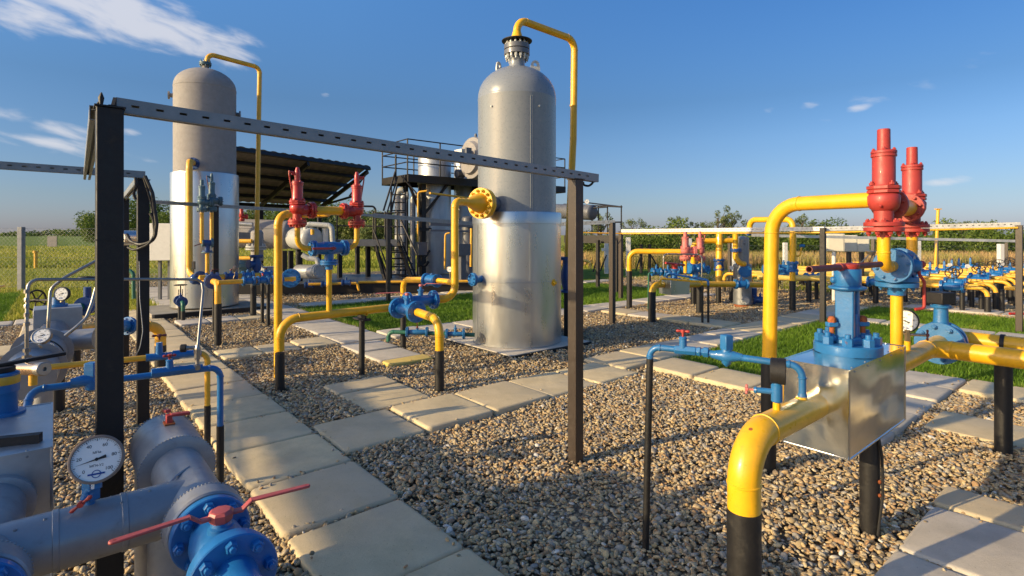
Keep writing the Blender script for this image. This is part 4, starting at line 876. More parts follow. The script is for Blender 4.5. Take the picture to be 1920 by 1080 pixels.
# overhead lines of the two tanks
tp = Vector((T1.x+.04, T1.y, 5.17)); r2 = GY(487, 12.05)
t = pipe('vent_pipe', 'thin yellow pipe arching from the left tank top down past the canopy', 'pipe', [('pipe_body', [tp, tp+Z*.19, (r2.x, r2.y, 5.30), P(481, 478, 12.05)], .048, .13, YELM)])
t = thing('shutoff_valve', 'dark blue gate valve below the long thin yellow downpipe', 'valve', P(481, 512, 12.05)); q = P(481, 478, 12.05)
f = MB(); fl_disc(f, q-Z*.04, Z, 0, .04, .14); f.boltring(q-Z*.04, -Z, .11, 8, .014, .02); obj('end_flange', f, BLUD, t); obj('body', MB().lathe(q-Z*.42, Z, [(0, .13), (.03, .13), (.04, .07), (.12, .10), (.25, .10), (.33, .07), (.38, .07)], 20).lathe(q-Z*.2, Vector((-.5, -.85, 0)), [(0, .08), (.16, .07), (.17, .10), (.2, .10)], 18), BLUD, t)
tq = T2+Z*4.47; g2 = Vector((1.01, 8.78, 0)); g3 = G(1061, 633)
t = thing('vent_pipe', 'yellow pipe arching from the top of the big tank down behind the centre post', 'pipe', Vector((g3.x, g3.y, 1.2)))
obj('reducer', MB().lathe(tq, Z, [(0, .095), (.04, .082), (.12, .058), (.14, .056)], 26), YEL, t)
obj('pipe_body', MB().tube([tq+Z*.11, tq+Z*.30+Vector((.01, 0, 0)), (g2.x, g2.y, 4.74), P(1075, 260, 8.75), (g3.x+.04, g3.y+.1, 1.25)], .055, .17, 24), YEL, t)
o = MB(); q = P(1075.3, 200, 8.76); o.lathe(q, Z, [(0, .055), (.003, .060), (.03, .060), (.033, .055)], 20); obj('coupling', o, YELR, t)
t = thing('shutoff_valve', 'blue gate valve hidden right behind the brown centre post', 'valve', g3+Z*.7); b = Vector((g3.x+.03, g3.y+.08, 0))
obj('body', MB().lathe(b+Z*.70, Z, [(0, .12), (.03, .12), (.031, .07), (.12, .09), (.3, .10), (.42, .07), (.50, .07), (.501, .12), (.55, .12)], 22), BLUD, t); handwheel(t, b+Z*1.0+Vector((.12, -.25, 0)), Vector((.2, -1, 0)), .09, YEL)
t = thing('pipe_support', 'black pipe leg right behind the brown centre post', 'pipe support', b); legpart(t, b, .055, .71)

# =================================================================== RIGHT FOREGROUND: sheet metal box, gate valve, manifold
u, v = U, V
Cn = Vector((.62*2.4, 2.4, 0)); BA, BB = .82, .285
def BX(a, b, z): return Cn+U*a+V*b+Z*z
t = thing('valve_enclosure', 'shiny sheet metal box on one black leg with a blue gate valve on top', 'valve box', BX(.62, .10, 0))
def sheet_box(t, pt, a, b, z0, z1, m):
    k = 10; mb = MB(); vs = []; fs = []; wob = lambda i, j: .0035*math.sin(i*1.3+j*.7)+.0025*math.sin(i*.6-j*1.9)
    def face(o, dx, dy, n):
        s = len(mb.v); g = []; 
        for i in range(k+1):
            for j in range(k+1):
                e = math.sin(math.pi*i/k)*math.sin(math.pi*j/k); g.append(o+dx*(i/k)+dy*(j/k)+n*(wob(i, j)*1.0+.003)*e)
        f = [(i*(k+1)+j, (i+1)*(k+1)+j, (i+1)*(k+1)+j+1, i*(k+1)+j+1) for i in range(k) for j in range(k)]; mb.add(g, f)
    h = Z*(z1-z0); A_, B_ = U*a, V*b; o = pt(0, 0, z0)
    face(o, A_, h, -V); face(o+A_, B_, h, U); face(o+B_, h, A_, V); face(o, h, B_, -U); face(o+h, A_, B_, Z); face(o, B_, A_, -Z)
    obj('casing', mb, m, t, sharp=30)
    ed = MB()
    for p0, p1 in ((pt(0, 0, z0), pt(0, 0, z1)), (pt(a, 0, z0), pt(a, 0, z1)), (pt(0, b, z0), pt(0, b, z1)), (pt(0, 0, z1), pt(a, 0, z1)), (pt(0, 0, z1), pt(0, b, z1)), (pt(0, b, z1), pt(a, b, z1)), (pt(a, 0, z1), pt(a, b, z1)), (pt(0, 0, z0), pt(a, 0, z0)), (pt(0, 0, z0), pt(0, b, z0))):
        ed.beam(p0, p1, .006, .006)
    obj('folded_edge', ed, m, t)
    rv = MB()
    for i in range(5):
        rv.lathe(pt(a*(.08+.21*i), .012, z1), Z, [(0, .004), (.003, .003)], 8); rv.lathe(pt(.004, b*(.1+.2*i), z0+.02), -U, [(0, .004), (.003, .003)], 8)
        rv.lathe(pt(a*(.08+.21*i), -.001, z1-.015), -V, [(0, .004), (.004, .003)], 8)
    obj('rivets', rv, GLV, t)
sheet_box(t, BX, BA, BB, .605, 1.0, ALB)
legpart(t, BX(.60, .10, 0), .047, .60)
o = MB(); q = BX(.60, .10, 0); o.lathe(q+Z*.32+Vector((.02, -.045, 0)), Vector((.3, -1, 0)), [(0, .010), (.004, .012), (.01, .004)], 10); o.lathe(q+Z*.25+Vector((.02, -.045, 0)), Vector((.3, -1, 0)), [(0, .009), (.004, .011), (.01, .004)], 10); obj('rust_bolts', o, RST, t)
o = MB(); o.tube([q+Z*.62+Vector((.0, -.052, 0)), q+Z*.45+Vector((.03, -.052, 0)), q+Z*.25+Vector((.035, -.05, 0)), q+Z*.0+Vector((.0, -.055, 0))], .007, .2, n=8, welds=False); obj('cable', o, RUB, t)
# gate valve
gc = BX(.41, .1425, 1.0)
t = thing('gate_valve', 'big worn light blue gate valve with dark red T bar on the metal box', 'gate valve', gc)
f = MB().lathe(gc, Z, [(.002, 0), (.002, .150), (.006, .153), (.046, .153), (.052, .148), (.052, 0)], 44); fo = obj('base_flange', f, BLUL, t)
for i, p in enumerate(ring_pts(gc+Z*.052, Z, .122, 8, .25)):
    b = MB().lathe(p, Z, [(0, .026), (.034, .026), (.038, .022)], 6, ph=i*.5); b.lathe(p+Z*.038, Z, [(0, .014), (.018, .014), (.02, .011)], 12); obj('nut', b, BLUL, t)
bd = MB(); bd.lathe(gc+Z*.05, Z, [(0, .075), (.02, .070), (.035, .05)], 26)
# yoke: pillars of cross shape
for d, w, dd in ((U, .030, .050), (-U, .030, .050)):
    bd.box(gc+d*.034+Z*.205, (.030, .085, .29), d, V if d == U else -V)
bd.box(gc+V*.036+Z*.19, (.05, .016, .26), U, V); bd.box(gc-V*.036+Z*.12, (.016, .02, .16), U, V)
bd.lathe(gc+Z*.06, Z, [(0, .034), (.29, .030)], 20)
bd.lathe(gc+Z*.315, Z, [(0, .056), (.008, .085), (.020, .088), (.026, .062)], 30); obj('yoke', bd, BLUL, t, bevel=.006)
obj('bonnet_cap', MB().lathe(gc+Z*.338, Z, [(0, .060), (.004, .062), (.082, .062), (.088, .058)], 32).lathe(gc+Z*.37, -U*.7+V*.7, [(.05, .018), (.075, .016), (.08, .01)], 14), BLUL, t)
for s in (-1, 1):
    b = gc+(U*.25-V*.6).normalized()*0+Vector((s*.085, .01*s, 0)); g_ = MB(); g_.box(b+Z*.145, (.05, .035, .022), Vector((1, 0, 0))); g_.cyl(b+Z*.05, b+Z*.135, .011); g_.ball(b+Z*.075, .022, 12); obj('gland_bracket', g_, BLUL, t, bevel=.003)
    obj('gland_nut', MB().lathe(b+Z*.156, Z, [(0, .020), (.008, .021), (.022, .018), (.03, .010)], 8).cyl(b+Z*.10, b+Z*.135, .012), RST, t)
hc = gc+Z*.437; ta = GY(1517, 2.55); ta = Vector((ta.x, ta.y, hc.z)); tb = hc+(hc-ta)*1.0; hb = MB()
def hollow(mb, p, q, ro, ri, n=20):
    p, q = Vector(p), Vector(q); d = (q-p).normalized(); l = (q-p).length; mb.lathe(p, d, [(.05, 0), (.05, ri), (0, ri), (0, ro), (l, ro), (l, ri), (l-.05, ri), (l-.05, 0)], n)
hollow(hb, ta, tb, .0165, .0125); obj('handle_bar', hb, REDB, t)
obj('handle_hub', MB().lathe(gc+Z*.425, Z, [(0, .050), (.006, .054), (.024, .054), (.028, .046)], 24).lathe(hc-(tb-ta).normalized()*.09, (tb-ta), [(0, .019), (.18, .019)], 18), REDF, t)
# big yellow outlet pipe front
eL = BX(-.665, .1425, .815)
t = thing('gas_pipe', 'thick yellow elbow in the right foreground on a wide black leg', 'pipe', Vector((eL.x, eL.y, 0)))
obj('pipe_body', MB().tube([BX(.01, .1425, .815), eL, (eL.x, eL.y, .545)], .0605, .165, 32, seg=12), YELR, t); legpart(t, eL, .062, .55)
dr_ = (-U*.5+Z*.86).normalized(); o = MB().lathe(eL+U*.0525+Z*.0285+dr_*.0, dr_, [(-.003, .009), (.0015, .008)], 9); obj('rust_spot', o, RST, t)
o = MB().lathe(BX(-.145, .1425, .87), Z, [(0, .026), (.01, .022)], 14); obj('weld_boss', o, YELR, t)
# small blue impulse line
l0 = G(1210, 1035); z1 = 1.035; l1 = Vector((l0.x+.025, l0.y, z1)); le = BX(-.135, .1425, 1.0)
d1 = (Vector((le.x, le.y, z1))-l1).normalized(); ll = (Vector((le.x, le.y, z1))-l1).length
t = thing('impulse_line', 'thin light blue pipe on a slim black leg before the metal box', 'pipe', l0)
obj('pipe_body', MB().tube([(l1.x-.002, l1.y, .97), l1, l1+d1*.13], .0155, .05, 16), BLUL, t)
obj('pipe_body', MB().tube([l1+d1*.12, l1+d1*.30-Z*.004], .012, .05, 14), BLUL, t)
obj('pipe_end', MB().tube([l1+d1*.28-Z*.004, l1+d1*(ll-.0)-Z*.02, (le.x, le.y, .865)], .0155, .055, 16), BLUL, t); obj('leg', MB().cyl((l0.x, l0.y, -.03), (l1.x-.002, l1.y, .975), .0172, n=16), BLK, t)
o = MB().lathe(Vector((le.x, le.y, .865)), Z, [(0, .026), (.008, .020), (.03, .017)], 14); obj('weld_foot', o, BLUL, t)
q = l1+d1*.12; t = thing('needle_valve', 'small light blue valve with red T handle on the thin blue pipe', 'needle valve', q)
obj('body', MB().lathe(q, d1, [(0, .018), (.004, .022), (.10, .022), (.104, .018)], 6).lathe(q+d1*.104, d1, [(0, .020), (.018, .024), (.02, .018), (.03, .018), (.032, .025), (.055, .025), (.058, .016)], 6).lathe(q+d1*.04, Z, [(0, .018), (.055, .018), (.058, .021), (.065, .016)], 18), BLUL, t, bevel=.001)
tee_handle(t, q+d1*.04+Z*.092, d1*.9+V*.1, Z, .032, .0062, REDF)
q = l1+d1*.36-Z*.008; t = thing('strainer', 'light blue strainer with square cap between the thin pipe and the gauge', 'strainer', q)
obj('body', MB().lathe(q-d1*.07, d1, [(0, .016), (.02, .02), (.045, .026), (.07, .034), (.095, .026), (.12, .02), (.14, .016)], 20).lathe(q-Z*.05+d1*.0, Z, [(0, .006), (.006, .012), (.014, .020), (.05, .032), (.09, .02)], 18), BLUL, t)
obj('cap', MB().lathe(q+Z*.03, Z, [(0, .030), (.064, .030), (.070, .026)], 4, ph=.35), BLUL, t, bevel=.003)
gq = BX(-.388, .1425, .875)
gauge('pressure_gauge', 'dark gauge seen edge-on above the thick yellow elbow', Vector((gq.x+.030, gq.y-.016, 1.035)), (.885, -.465, 0), .054, gq+Z*.10, RUB, True, th=.058)
t = thing('needle_valve', 'small upright blue valve with pink knob under the edge-on gauge', 'needle valve', gq-Z*.02)
obj('body', MB().lathe(gq+Z*.03, Z, [(0, .018), (.004, .022), (.07, .022), (.076, .016), (.09, .012), (.1, .012)], 20).lathe(gq+Z*.072, Vector((-.93, .36, 0)), [(0, .012), (.075, .012), (.078, .015), (.088, .011)], 14), BLUL, t)
obj('nipple', MB().cyl(gq-Z*.025, gq+Z*.032, .015, n=14).cyl(gq-Z*.03, gq-Z*.005, .019, n=14), YELR, t)
q = gq+Z*.072+Vector((-.93, .36, 0)).normalized()*.115; tee_handle(t, q, Vector((.3, .6, .7)), Vector((-.93, .36, 0)), .022, .005, REDP)
# rear pipe of the box -> tee -> butterfly valve -> far pipe
zR = .815; S = lambda a, z=zR: BX(a, .1425, z)
T1p = S(1.98); t = thing('gas_pipe', 'yellow pipe leaving the back of the metal box and turning right', 'pipe', S(.85, 0))
obj('pipe_body', MB().tube([S(.80), S(1.98), S(1.98)-V*1.7], .0605, .12, 28), YEL, t); obj('branch', MB().tube([S(1.92), S(2.20)], .058, .1, 26), YEL, t)
legpart(t, S(1.98)-V*1.45, .05, .76)
bv = S(2.20); t = thing('butterfly_valve', 'blue flanged valve with a black cap box behind the yellow pipe at right', 'valve', bv-Z*.15)
f = MB(); fl_disc(f, bv, U, 0, .035, .15, 40); fl_disc(f, bv, U, .085, .035, .15, 40); f.lathe(bv+U*.03, U, [(0, .125), (.06, .125)], 30); fo = obj('flange', f, BLUL, t); bolts(fo, bv, -U, .118, 8, .017, .02, BLUL)
obj('neck', MB().lathe(bv+U*.06+Z*.10, Z, [(0, .055), (.06, .045), (.15, .042), (.155, .062), (.17, .064), (.172, .05), (.19, .05)], 22), BLUL, t)
o = MB().box(bv+U*.06+Z*.325, (.135, .115, .085), Vector((.95, .3, 0))); obj('cap_box', o, STL, t, bevel=.006)
rp = S(2.20)+U*.12; t = thing('gas_pipe', 'rear yellow pipe with clamp running out at the right edge', 'pipe', rp)
obj('pipe_body', MB().tube([rp, rp+U*.22, rp+U*.22-V*2.4], .0605, .12, 28), YEL, t)
lg = Vector((3.55, 3.93, 0)); pz = zR-.06
t = thing('pipe_support', 'thick black leg with clamp bracket under the rear yellow pipe at right', 'pipe support', lg); legpart(t, lg, .052, .70)
cpt = Vector((3.60, 4.02, 0)); o = MB(); o.box((lg.x, lg.y, .715), (.11, .11, .02), U, V); o.box((lg.x, lg.y, .735), (.02, .17, .03), V, U); obj('bracket', o, STL, t, bevel=.002)
cc = rp+U*.22; s_ = (lg-cc).dot(-V); cl = cc-V*s_; o = MB(); o.lathe(cl+V*.012, -V, [(0, .0615), (.0, .068), (.024, .068), (.024, .0615)], 28); o.cyl((cl.x, cl.y, .73), (cl.x, cl.y, .76), .02, n=10); obj('clamp', o, STL, t)
# gauge on the box outlet
gg = S(1.44, zR+.055); t = thing('needle_valve', 'brass needle valve below the white gauge beside the yellow riser', 'needle valve', gg)
obj('body', MB().lathe(gg+Z*.055, Z, [(0, .017), (.075, .017)], 6).cyl(gg+Z*.02, gg+Z*.05, .012), BRS, t); obj('nipple', MB().cyl(gg-Z*.02, gg+Z*.058, .018, n=14), YEL, t)
dr = Vector((.96, -.25, 0)); o = MB().cyl(gg+Z*.10, gg+Z*.10+dr*.10, .009, n=10); obj('spindle', o, CPR, t); tee_handle(t, gg+Z*.10+dr*.11, Z, dr, .034, .006, REDB)
gauge('pressure_gauge', 'white faced round gauge right of the yellow riser behind the metal box', Vector((gg.x-.015, gg.y, 1.055)), (-.62, -.78, .05), .074, gg+Z*.13, RUB, True, th=.066, needle=155)
# riser and relief valve pair
Rr = S(1.22, 0); t = pipe('gas_pipe', 'yellow riser behind the metal box up to the light blue changeover valve', 'pipe', [('pipe_body', [(Rr.x, Rr.y, zR), (Rr.x, Rr.y, 1.30)], .0325, .1, YEL)])
cR = Vector((Rr.x+.0, Rr.y, 1.415)); q1 = P(1657, 500, 3.08); q2 = P(1710, 500, 3.72)
dP = Vector((q2.x-q1.x, q2.y-q1.y, 0)).normalized()
changeover('changeover_valve', 'large light blue changeover valve below the right red relief valves', cR, dP, .125, .103, BLUL, 1.285, None, None, .2, 1.3)
t = thing('valve_lever', 'bent red lever hanging from the light blue changeover valve', 'lever', cR+Vector((.2, -.05, 0))); o = MB(); o.tube([P(1715, 495, 3.25), P(1722, 498, 3.25), P(1724, 515, 3.25), P(1733, 528, 3.25), P(1733, 578, 3.25), P(1716, 580, 3.25)], .009, .02, n=10, welds=False).lathe(P(1715, 495, 3.30), Vector((.3, -1, 0)), [(0, .025), (.05, .022), (.06, .012)], 14); obj('bar', o, REDF, t)
for qq, side, lb, lb2, H in ((q1, -1, 'nearest and tallest red relief valve at the upper right', 'yellow elbow under the nearest right relief valve', .615), (q2, 1, 'second red relief valve behind the tallest at the upper right', 'yellow elbow under the second right relief valve', .615)):
    zf = 1.585
    pipe('gas_pipe', lb2, 'pipe', [('pipe_body', [cR+dP*side*.13, (qq.x, qq.y, cR.z), (qq.x, qq.y, zf+.02)], .0325, .085, YEL)])
    o = psv('relief_valve', lb, (qq.x, qq.y, zf), dP*-side, REDF, H, False, .098)
za = 1.585+.188*1.025; pa = Vector((q1.x, q1.y, za))+dP*.16; pb = Vector((q2.x, q2.y, za))-dP*.16
pipe('gas_pipe', 'short yellow pipe joining the right red relief valves', 'pipe', [('pipe_body', [pa, pb], .055, .1, YEL)])
Lp = G(1441, 886); tp_ = P(1453, 384, 3.70)
t = thing('vent_pipe', 'tall yellow pipe at right bending over to the red relief valves', 'pipe', Vector((Lp.x, Lp.y, 0)))
obj('pipe_body', MB().tube([(Lp.x+.005, Lp.y, .74), (Lp.x+.03, Lp.y+.01, 1.80), (q1.x-.02, q1.y+.04, 1.80), ], .0455, .19, 28, seg=10), YEL, t)
legpart(t, Lp, .0475, .76)

# =================================================================== LEFT FOREGROUND: jacketed pipes
J0 = Vector((-1.01, 1.73, .75)); W_ = -V
def K(s, z=.75): q = J0+W_*s; return Vector((q.x, q.y, z))
t = thing('jacketed_pipe', 'thick grey metal jacketed pipe with a wide end hood in the bottom left', 'jacketed pipe', K(-.7, 0))
obj('hood', MB().lathe(K(-.66), W_, [(0, 0), (0, .104), (.012, .114), (.03, .116), (.34, .116), (.344, .121), (.356, .121), (.36, .110), (.362, .084)], 56), GRP, t)
def bead(mb, o, ax, r, n=70, br=.0035):
    for p in ring_pts(o, ax, r, n, 0): mb.lathe(p-Z*br, Z, [(0, 0), (br*.5, br*.85), (br, br), (br*1.5, br*.85), (br*2, 0)], 6)
    return mb
obj('hood_bead', bead(MB(), K(-.305), W_, .121), GRP, t)
obj('hood_bead', bead(MB(), K(-.645), W_, .116), GRP, t)
obj('jacket', MB().lathe(K(-.32), W_, [(0, .083), (.49, .083)], 44), GRP, t)
obj('elbow', MB().tube([K(-.64), K(-.78), K(-.78, .2), K(-.78, -.05)], .085, .12, 30), GRP, t)
obj('support_sleeve', MB().cyl(K(-.46, -.05), K(-.46, .66), .075, n=32), GRP, t)
obj('end_collar', MB().lathe(K(.135), W_, [(0, .084), (.006, .102), (.012, .107), (.075, .107), (.08, .102), (.081, .08)], 52), GRP, t)
obj('collar_bead', bead(MB(), K(.145), W_, .107), GRP, t)
c = K(-.50)+Z*.114; o = MB(); o.box(c+Z*.005, (.05, .035, .006), W_); obj('slot_plate', o, RST, t)
o = MB(); o.box(c+Z*.02, (.03, .02, .035), W_); o.beam(c+Z*.03-W_*.10, c+Z*.045-W_*.02, .02, .012); o.beam(c+Z*.035+U*.005, c+Z*.03+U*.07, .028, .010); obj('lever', o, REDF, t, bevel=.002)
# side run to the left
t = thing('jacketed_pipe', 'grey jacketed pipe running from the tee out at the left edge', 'jacketed pipe', J0-U*.5)
obj('jacket', MB().lathe(J0, -U, [(.0, .079), (.176, .079), (.178, .0815), (.19, .0815), (.192, .079), (.33, .079), (.332, .0815), (.344, .0815), (.346, .079), (.48, .079)], 48), GRP, t)
sm = MB()
for i in range(24): a = -.3; sm.lathe(J0-U*(.02+i*.024)+(Z*math.cos(.5)+V*-math.sin(.5)*-1)*.079, Z*math.cos(.5)+V*math.sin(.5), [(0, .0022), (.002, .0012)], 6)
for s_, a in ((.19, .45), (.42, .45), (.185, -.9), (.43, -.9), (.12, .2), (.36, .3)):
    d = (Z*math.cos(a)-V*math.sin(a)).normalized(); sm.lathe(J0-U*s_+d*.079, d, [(0, .0045), (.003, .003)], 8)
obj('rivets', sm, GLV, t)
sd_ = MB(); sd_.tube([J0+V*.0+Z*.083-W_*.09, J0-U*.05+Z*.078-W_*.04, J0-U*.085+Z*.05], .004, .05, n=8, welds=False); obj('tee_seam', sd_, GRP, t)
J1 = J0-U*.49
t = thing('jacketed_pipe', 'grey jacketed tee with a blue flange cut off at the bottom left corner', 'jacketed pipe', px_up(J1, .6))
obj('jacket', MB().lathe(J1+V*.46, W_, [(0, .083), (.60, .083)], 44), GRP, t)
obj('end_collar', MB().lathe(J1+W_*.125, W_, [(0, .084), (.006, .102), (.012, .107), (.075, .107), (.08, .102), (.081, .08)], 52), GRP, t); obj('collar_bead', bead(MB(), J1+W_*.135, W_, .107), GRP, t)
f = MB(); fl_disc(f, J1, W_, .212, .026, .102, 56); fo = obj('end_flange', f, BLU, t); bolts(fo, J1+W_*.238, W_, .082, 8, .0150, .017, BLU, .1); obj('body', MB().lathe(J1+W_*.236, W_, [(0, .056), (.05, .067), (.2, .067)], 40), BLU, t)
# ball valve with long red double handle
vs = K(.222); t = thing('ball_valve', 'large blue ball valve with long red double handle at the bottom left', 'ball valve', vs-Z*.12)
f = MB(); fl_disc(f, vs, W_, 0, .026, .102, 56); fo = obj('flange', f, BLU, t); bolts(fo, vs+W_*.026, W_, .082, 8, .0150, .017, BLU, .1)
obj('body', MB().lathe(vs+W_*.026, W_, [(0, .056), (.02, .060), (.05, .067), (.15, .069), (.18, .060), (.21, .056)], 44), BLU, t)
obj('stem', MB().lathe(vs+W_*.14, Z, [(.055, .034), (.074, .032), (.077, .026), (.085, .024)], 24), BLU, t)
f = MB(); fl_disc(f, vs, W_, .225, .024, .098, 56); fl_disc(f, vs, W_, .254, .026, .104, 56); fo = obj('flange', f, BLU, t); bolts(fo, vs+W_*.280, W_, .082, 8, .0150, .017, BLU, .1); bolts(fo, vs+W_*.225, -W_, .080, 8, .0130, .012, BLU, .1)
obj('outlet', MB().lathe(vs+W_*.27, W_, [(0, .056), (.06, .050), (.4, .050)], 36), BLU, t)
ht = vs+W_*.14+Z*.096; h1 = P(575, 910, 1.575); h2 = P(212, 1008, 1.29)
o = MB(); o.lathe(ht-Z*.014, Z, [(0, .022), (.010, .030), (.026, .032), (.034, .026), (.036, 0)], 8)
for e_ in (h1, h2):
    d = Vector((e_.x-ht.x, e_.y-ht.y, 0)).normalized(); e_ = Vector((e_.x, e_.y, ht.z+.026)); a = ht+d*.02+Z*.006; b = ht+d*.050+Z*.006; c_ = ht+d*.074+Z*.026
    for p_, q_, w in ((a, b, .024), (b, c_, .022), (c_, e_, .020)): o.beam(p_-(q_-p_).normalized()*.003, q_+(q_-p_).normalized()*.003, w, .007)
    o.lathe(e_-Z*.0035, Z, [(0, .010), (.007, .010)], 14)
obj('handle', o, REDH, t, bevel=.0025, sharp=30); obj('handle_nut', MB().lathe(ht-Z*.024, Z, [(0, .022), (.012, .024)], 8), RST, t)
# near pressure gauge
gb = J0-U*.262; gb = Vector((gb.x, gb.y, .829)); gcn = P(181, 861, 1.545)
gauge('pressure_gauge', 'large round white dial gauge with brown case at the bottom left', gcn, (.50, -.78, .34), .0655, gb+Z*.075, CASE, True, th=.054, needle=192, roll=-.0, stem_m=BLUL)
t = thing('needle_valve', 'blue needle valve with small red T handle under the big round gauge', 'needle valve', gb)
obj('body', MB().box(gb+Z*.042+Vector((0.002, 0.0, 0)), (.034, .030, .062), Vector((.9, -.3, 0))).cyl(gb-Z*.006, gb+Z*.02, .012), BLUL, t, bevel=.002)
dn_ = Vector((.25, -.9, -.15)).normalized(); obj('spindle', MB().lathe(gb+Z*.032, dn_, [(.01, .014), (.03, .013), (.032, .008), (.052, .007)], 14), BLUL, t); tee_handle(t, gb+Z*.032+dn_*.055, Vector((.75, .1, .60)), dn_, .034, .0048, REDF)
# left enclosure box
def LX(a, b, z): return Vector((-1.515, 1.79, 0))-U*a+V*b+Z*z
t = thing('valve_enclosure', 'galvanised sheet metal box at the left edge below a blue valve', 'valve box', LX(.2, .3, 0))
def PT(a, b, z): return LX(.75, 0, 0)+U*a+V*b+Z*z
sheet_box(t, PT, .75, .62, .42, .90, metal('galvanised_box', (.50, .52, .54), .42, .8, bmp=.1)); legpart(t, LX(.3, .3, 0), .05, .42)
obj('side_sleeve', MB().lathe(LX(.13, 0, .75), -V, [(-.02, .095), (.03, .095), (.034, .084)], 40), GRP, t)
bq = LX(.26, .40, .90); t = thing('gate_valve', 'blue gate valve with yellow stain on the box at the left edge', 'gate valve', bq)
vq = P(4, 800, 2.12); vq.z = .895
obj('body', MB().lathe(vq, Z, [(0, .070), (.015, .070), (.017, .046), (.09, .048), (.095, .052), (.165, .052), (.17, .045)], 28), BLUL, t); obj('stained_band', MB().lathe(vq+Z*.125, Z, [(0, .0525), (.002, .054), (.03, .054), (.032, .0525)], 28), YELM, t)
obj('handle', MB().beam(vq+Z*.185-U*.15, vq+Z*.19+U*.16+Vector((0, .05, .02)), .03, .014).cyl(vq+Z*.17, vq+Z*.19, .040), STL, t, bevel=.003)
o = MB().box(LX(.235, .16, .915), (.44, .03, .03), Vector((.95, .35, 0))); t = thing('flat_bar', 'short dark steel bar lying on the box at the left edge', 'steel bar', LX(.12, .15, .90)); obj('bar', o, STL, t)
# thin yellow and blue lines on poles
ye = GY(389, 4.06); zz = EYE-(660-HY)/F_PX*4.06
t = thing('impulse_line', 'thin yellow pipe on black leg by the long path at left', 'pipe', ye)
yl = P(84, 689, 3.50); obj('pipe_body', MB().tube([yl, (ye.x, ye.y, zz), (ye.x, ye.y, .30)], .0195, .07, 16), YELM, t); obj('leg', MB().cyl((ye.x, ye.y, -.03), (ye.x, ye.y, .325), .022, n=16), BLK, t)
q = yl+(Vector((ye.x, ye.y, zz))-yl).normalized()*.62
dL = (Vector((ye.x, ye.y, zz))-yl).normalized()
t = thing('needle_valve', 'blue valve with brown T handle on the thin yellow pipe behind the black post', 'needle valve', q); obj('body', MB().lathe(q-dL*.08, dL, [(0, .026), (.16, .026), (.162, .034), (.2, .034), (.22, .026), (.34, .024)], 14).lathe(q, Z, [(0, .024), (.10, .020)], 14), BLU, t); tee_handle(t, q+Z*.15, dL, Z, .045, .008, REDB)
t = thing('steel_block', 'copper tinted metal cylinder with a hole at its end at the left', 'fitting', P(45, 700, 3.3)); ca, cb_ = P(17, 691, 2.80), P(79, 692, 2.72)
o = MB(); dd = (cb_-ca).normalized(); ln = (cb_-ca).length; o.lathe(ca, dd, [(0, 0), (0, .028), (.006, .031), (ln, .031)], 28); obj('body', o, CPR, t)
o = MB(); o.lathe(cb_-dd*.02, dd, [(0, .034), (.034, .034), (.038, .030), (.038, .010), (.025, .010), (.025, 0)], 24); obj('end_ring', o, STN, t); obj('nipple', MB().cyl(P(62, 703, 2.75), P(62, 722, 2.75), .018, n=12), YELM, t)
t = thing('impulse_line', 'long bent stainless tube from the copper cylinder to the blue pipe', 'tube', P(50, 690, 3.3))
fx = Vector((-1.89, 3.28, .80)); o = MB(); o.tube([P(50, 682, 2.77), P(50, 600, 2.77), P(53, 524, 2.8), P(300, 523.5, 3.3), P(378, 524, 3.55), P(381, 545, 3.5), P(371, 650, 3.3)], .0085, .045, n=10, welds=False); obj('tube', o, STN, t)
for py, rr in ((550, .014), (566, .012), (578, .013), (594, .014), (611, .016), (660, .018), (672, .022)): obj('tube_nut', MB().lathe(P(50, py, 2.77), Z, [(0, rr*.85), (.017, rr*.85), (.021, .008)], 6), STN, t)
b1 = GY(413, 3.36); t = thing('impulse_line', 'blue pipe on a black leg crossing behind the nearest black post', 'pipe', b1)
zb_ = EYE-(688-HY)/F_PX*3.36; bl_ = P(58, 731, 2.82); obj('pipe_body', MB().tube([P(45, 790, 2.76), bl_, (b1.x, b1.y, zb_), (b1.x, b1.y, .40)], .018, .06, 18), BLU, t); obj('leg', MB().cyl((b1.x, b1.y, -.03), (b1.x, b1.y, .42), .0215, n=16), BLK, t)
dB2 = (Vector((b1.x, b1.y, zb_))-bl_).normalized()
q = P(318, 695, 3.18); t = thing('needle_valve', 'blue valve with rusty T handle on the blue pipe right of the black post', 'needle valve', q); obj('body', MB().lathe(q-dB2*.09, dB2, [(0, .024), (.02, .026), (.14, .026), (.16, .022), (.2, .022), (.26, .018)], 6).lathe(q, Z, [(0, .022), (.058, .018), (.06, .022), (.066, .014)], 14), BLU, t, bevel=.001); tee_handle(t, q+Z*.088, dB2, Z, .034, .0068, REDF)
q = P(172, 712, 2.96); t = thing('strainer', 'blue strainer with square cap left of the nearest black post', 'strainer', q); obj('body', MB().lathe(q-dB2*.09, dB2, [(0, .018), (.03, .026), (.08, .036), (.12, .028), (.16, .019)], 18).lathe(q-Z*.062, Z, [(0, .01), (.012, .03), (.06, .036)], 16), BLU, t); obj('cap', MB().lathe(q+Z*.015, Z, [(0, .036), (.075, .036), (.08, .032)], 4, ph=.1), BLU, t, bevel=.003)
q = P(370, 678, 3.26); t = thing('needle_valve', 'small steel needle valve with black knob joining tube and blue pipe', 'needle valve', q); obj('body', MB().lathe(q-Z*.05, Z, [(0, .012), (.01, .02), (.03, .02), (.035, .012), (.06, .012), (.065, .017), (.09, .017), (.12, .02), (.13, .02), (.15, .01)], 6).lathe(q+Z*.085, Vector((-.9, -.3, 0)), [(0, .014), (.04, .010), (.05, .014), (.06, .014)], 12), STN, t); obj('knob', MB().lathe(q+Z*.085, Vector((-.9, -.3, 0)), [(.055, .012), (.06, .024), (.085, .024), (.09, .018)], 16), RUB, t)

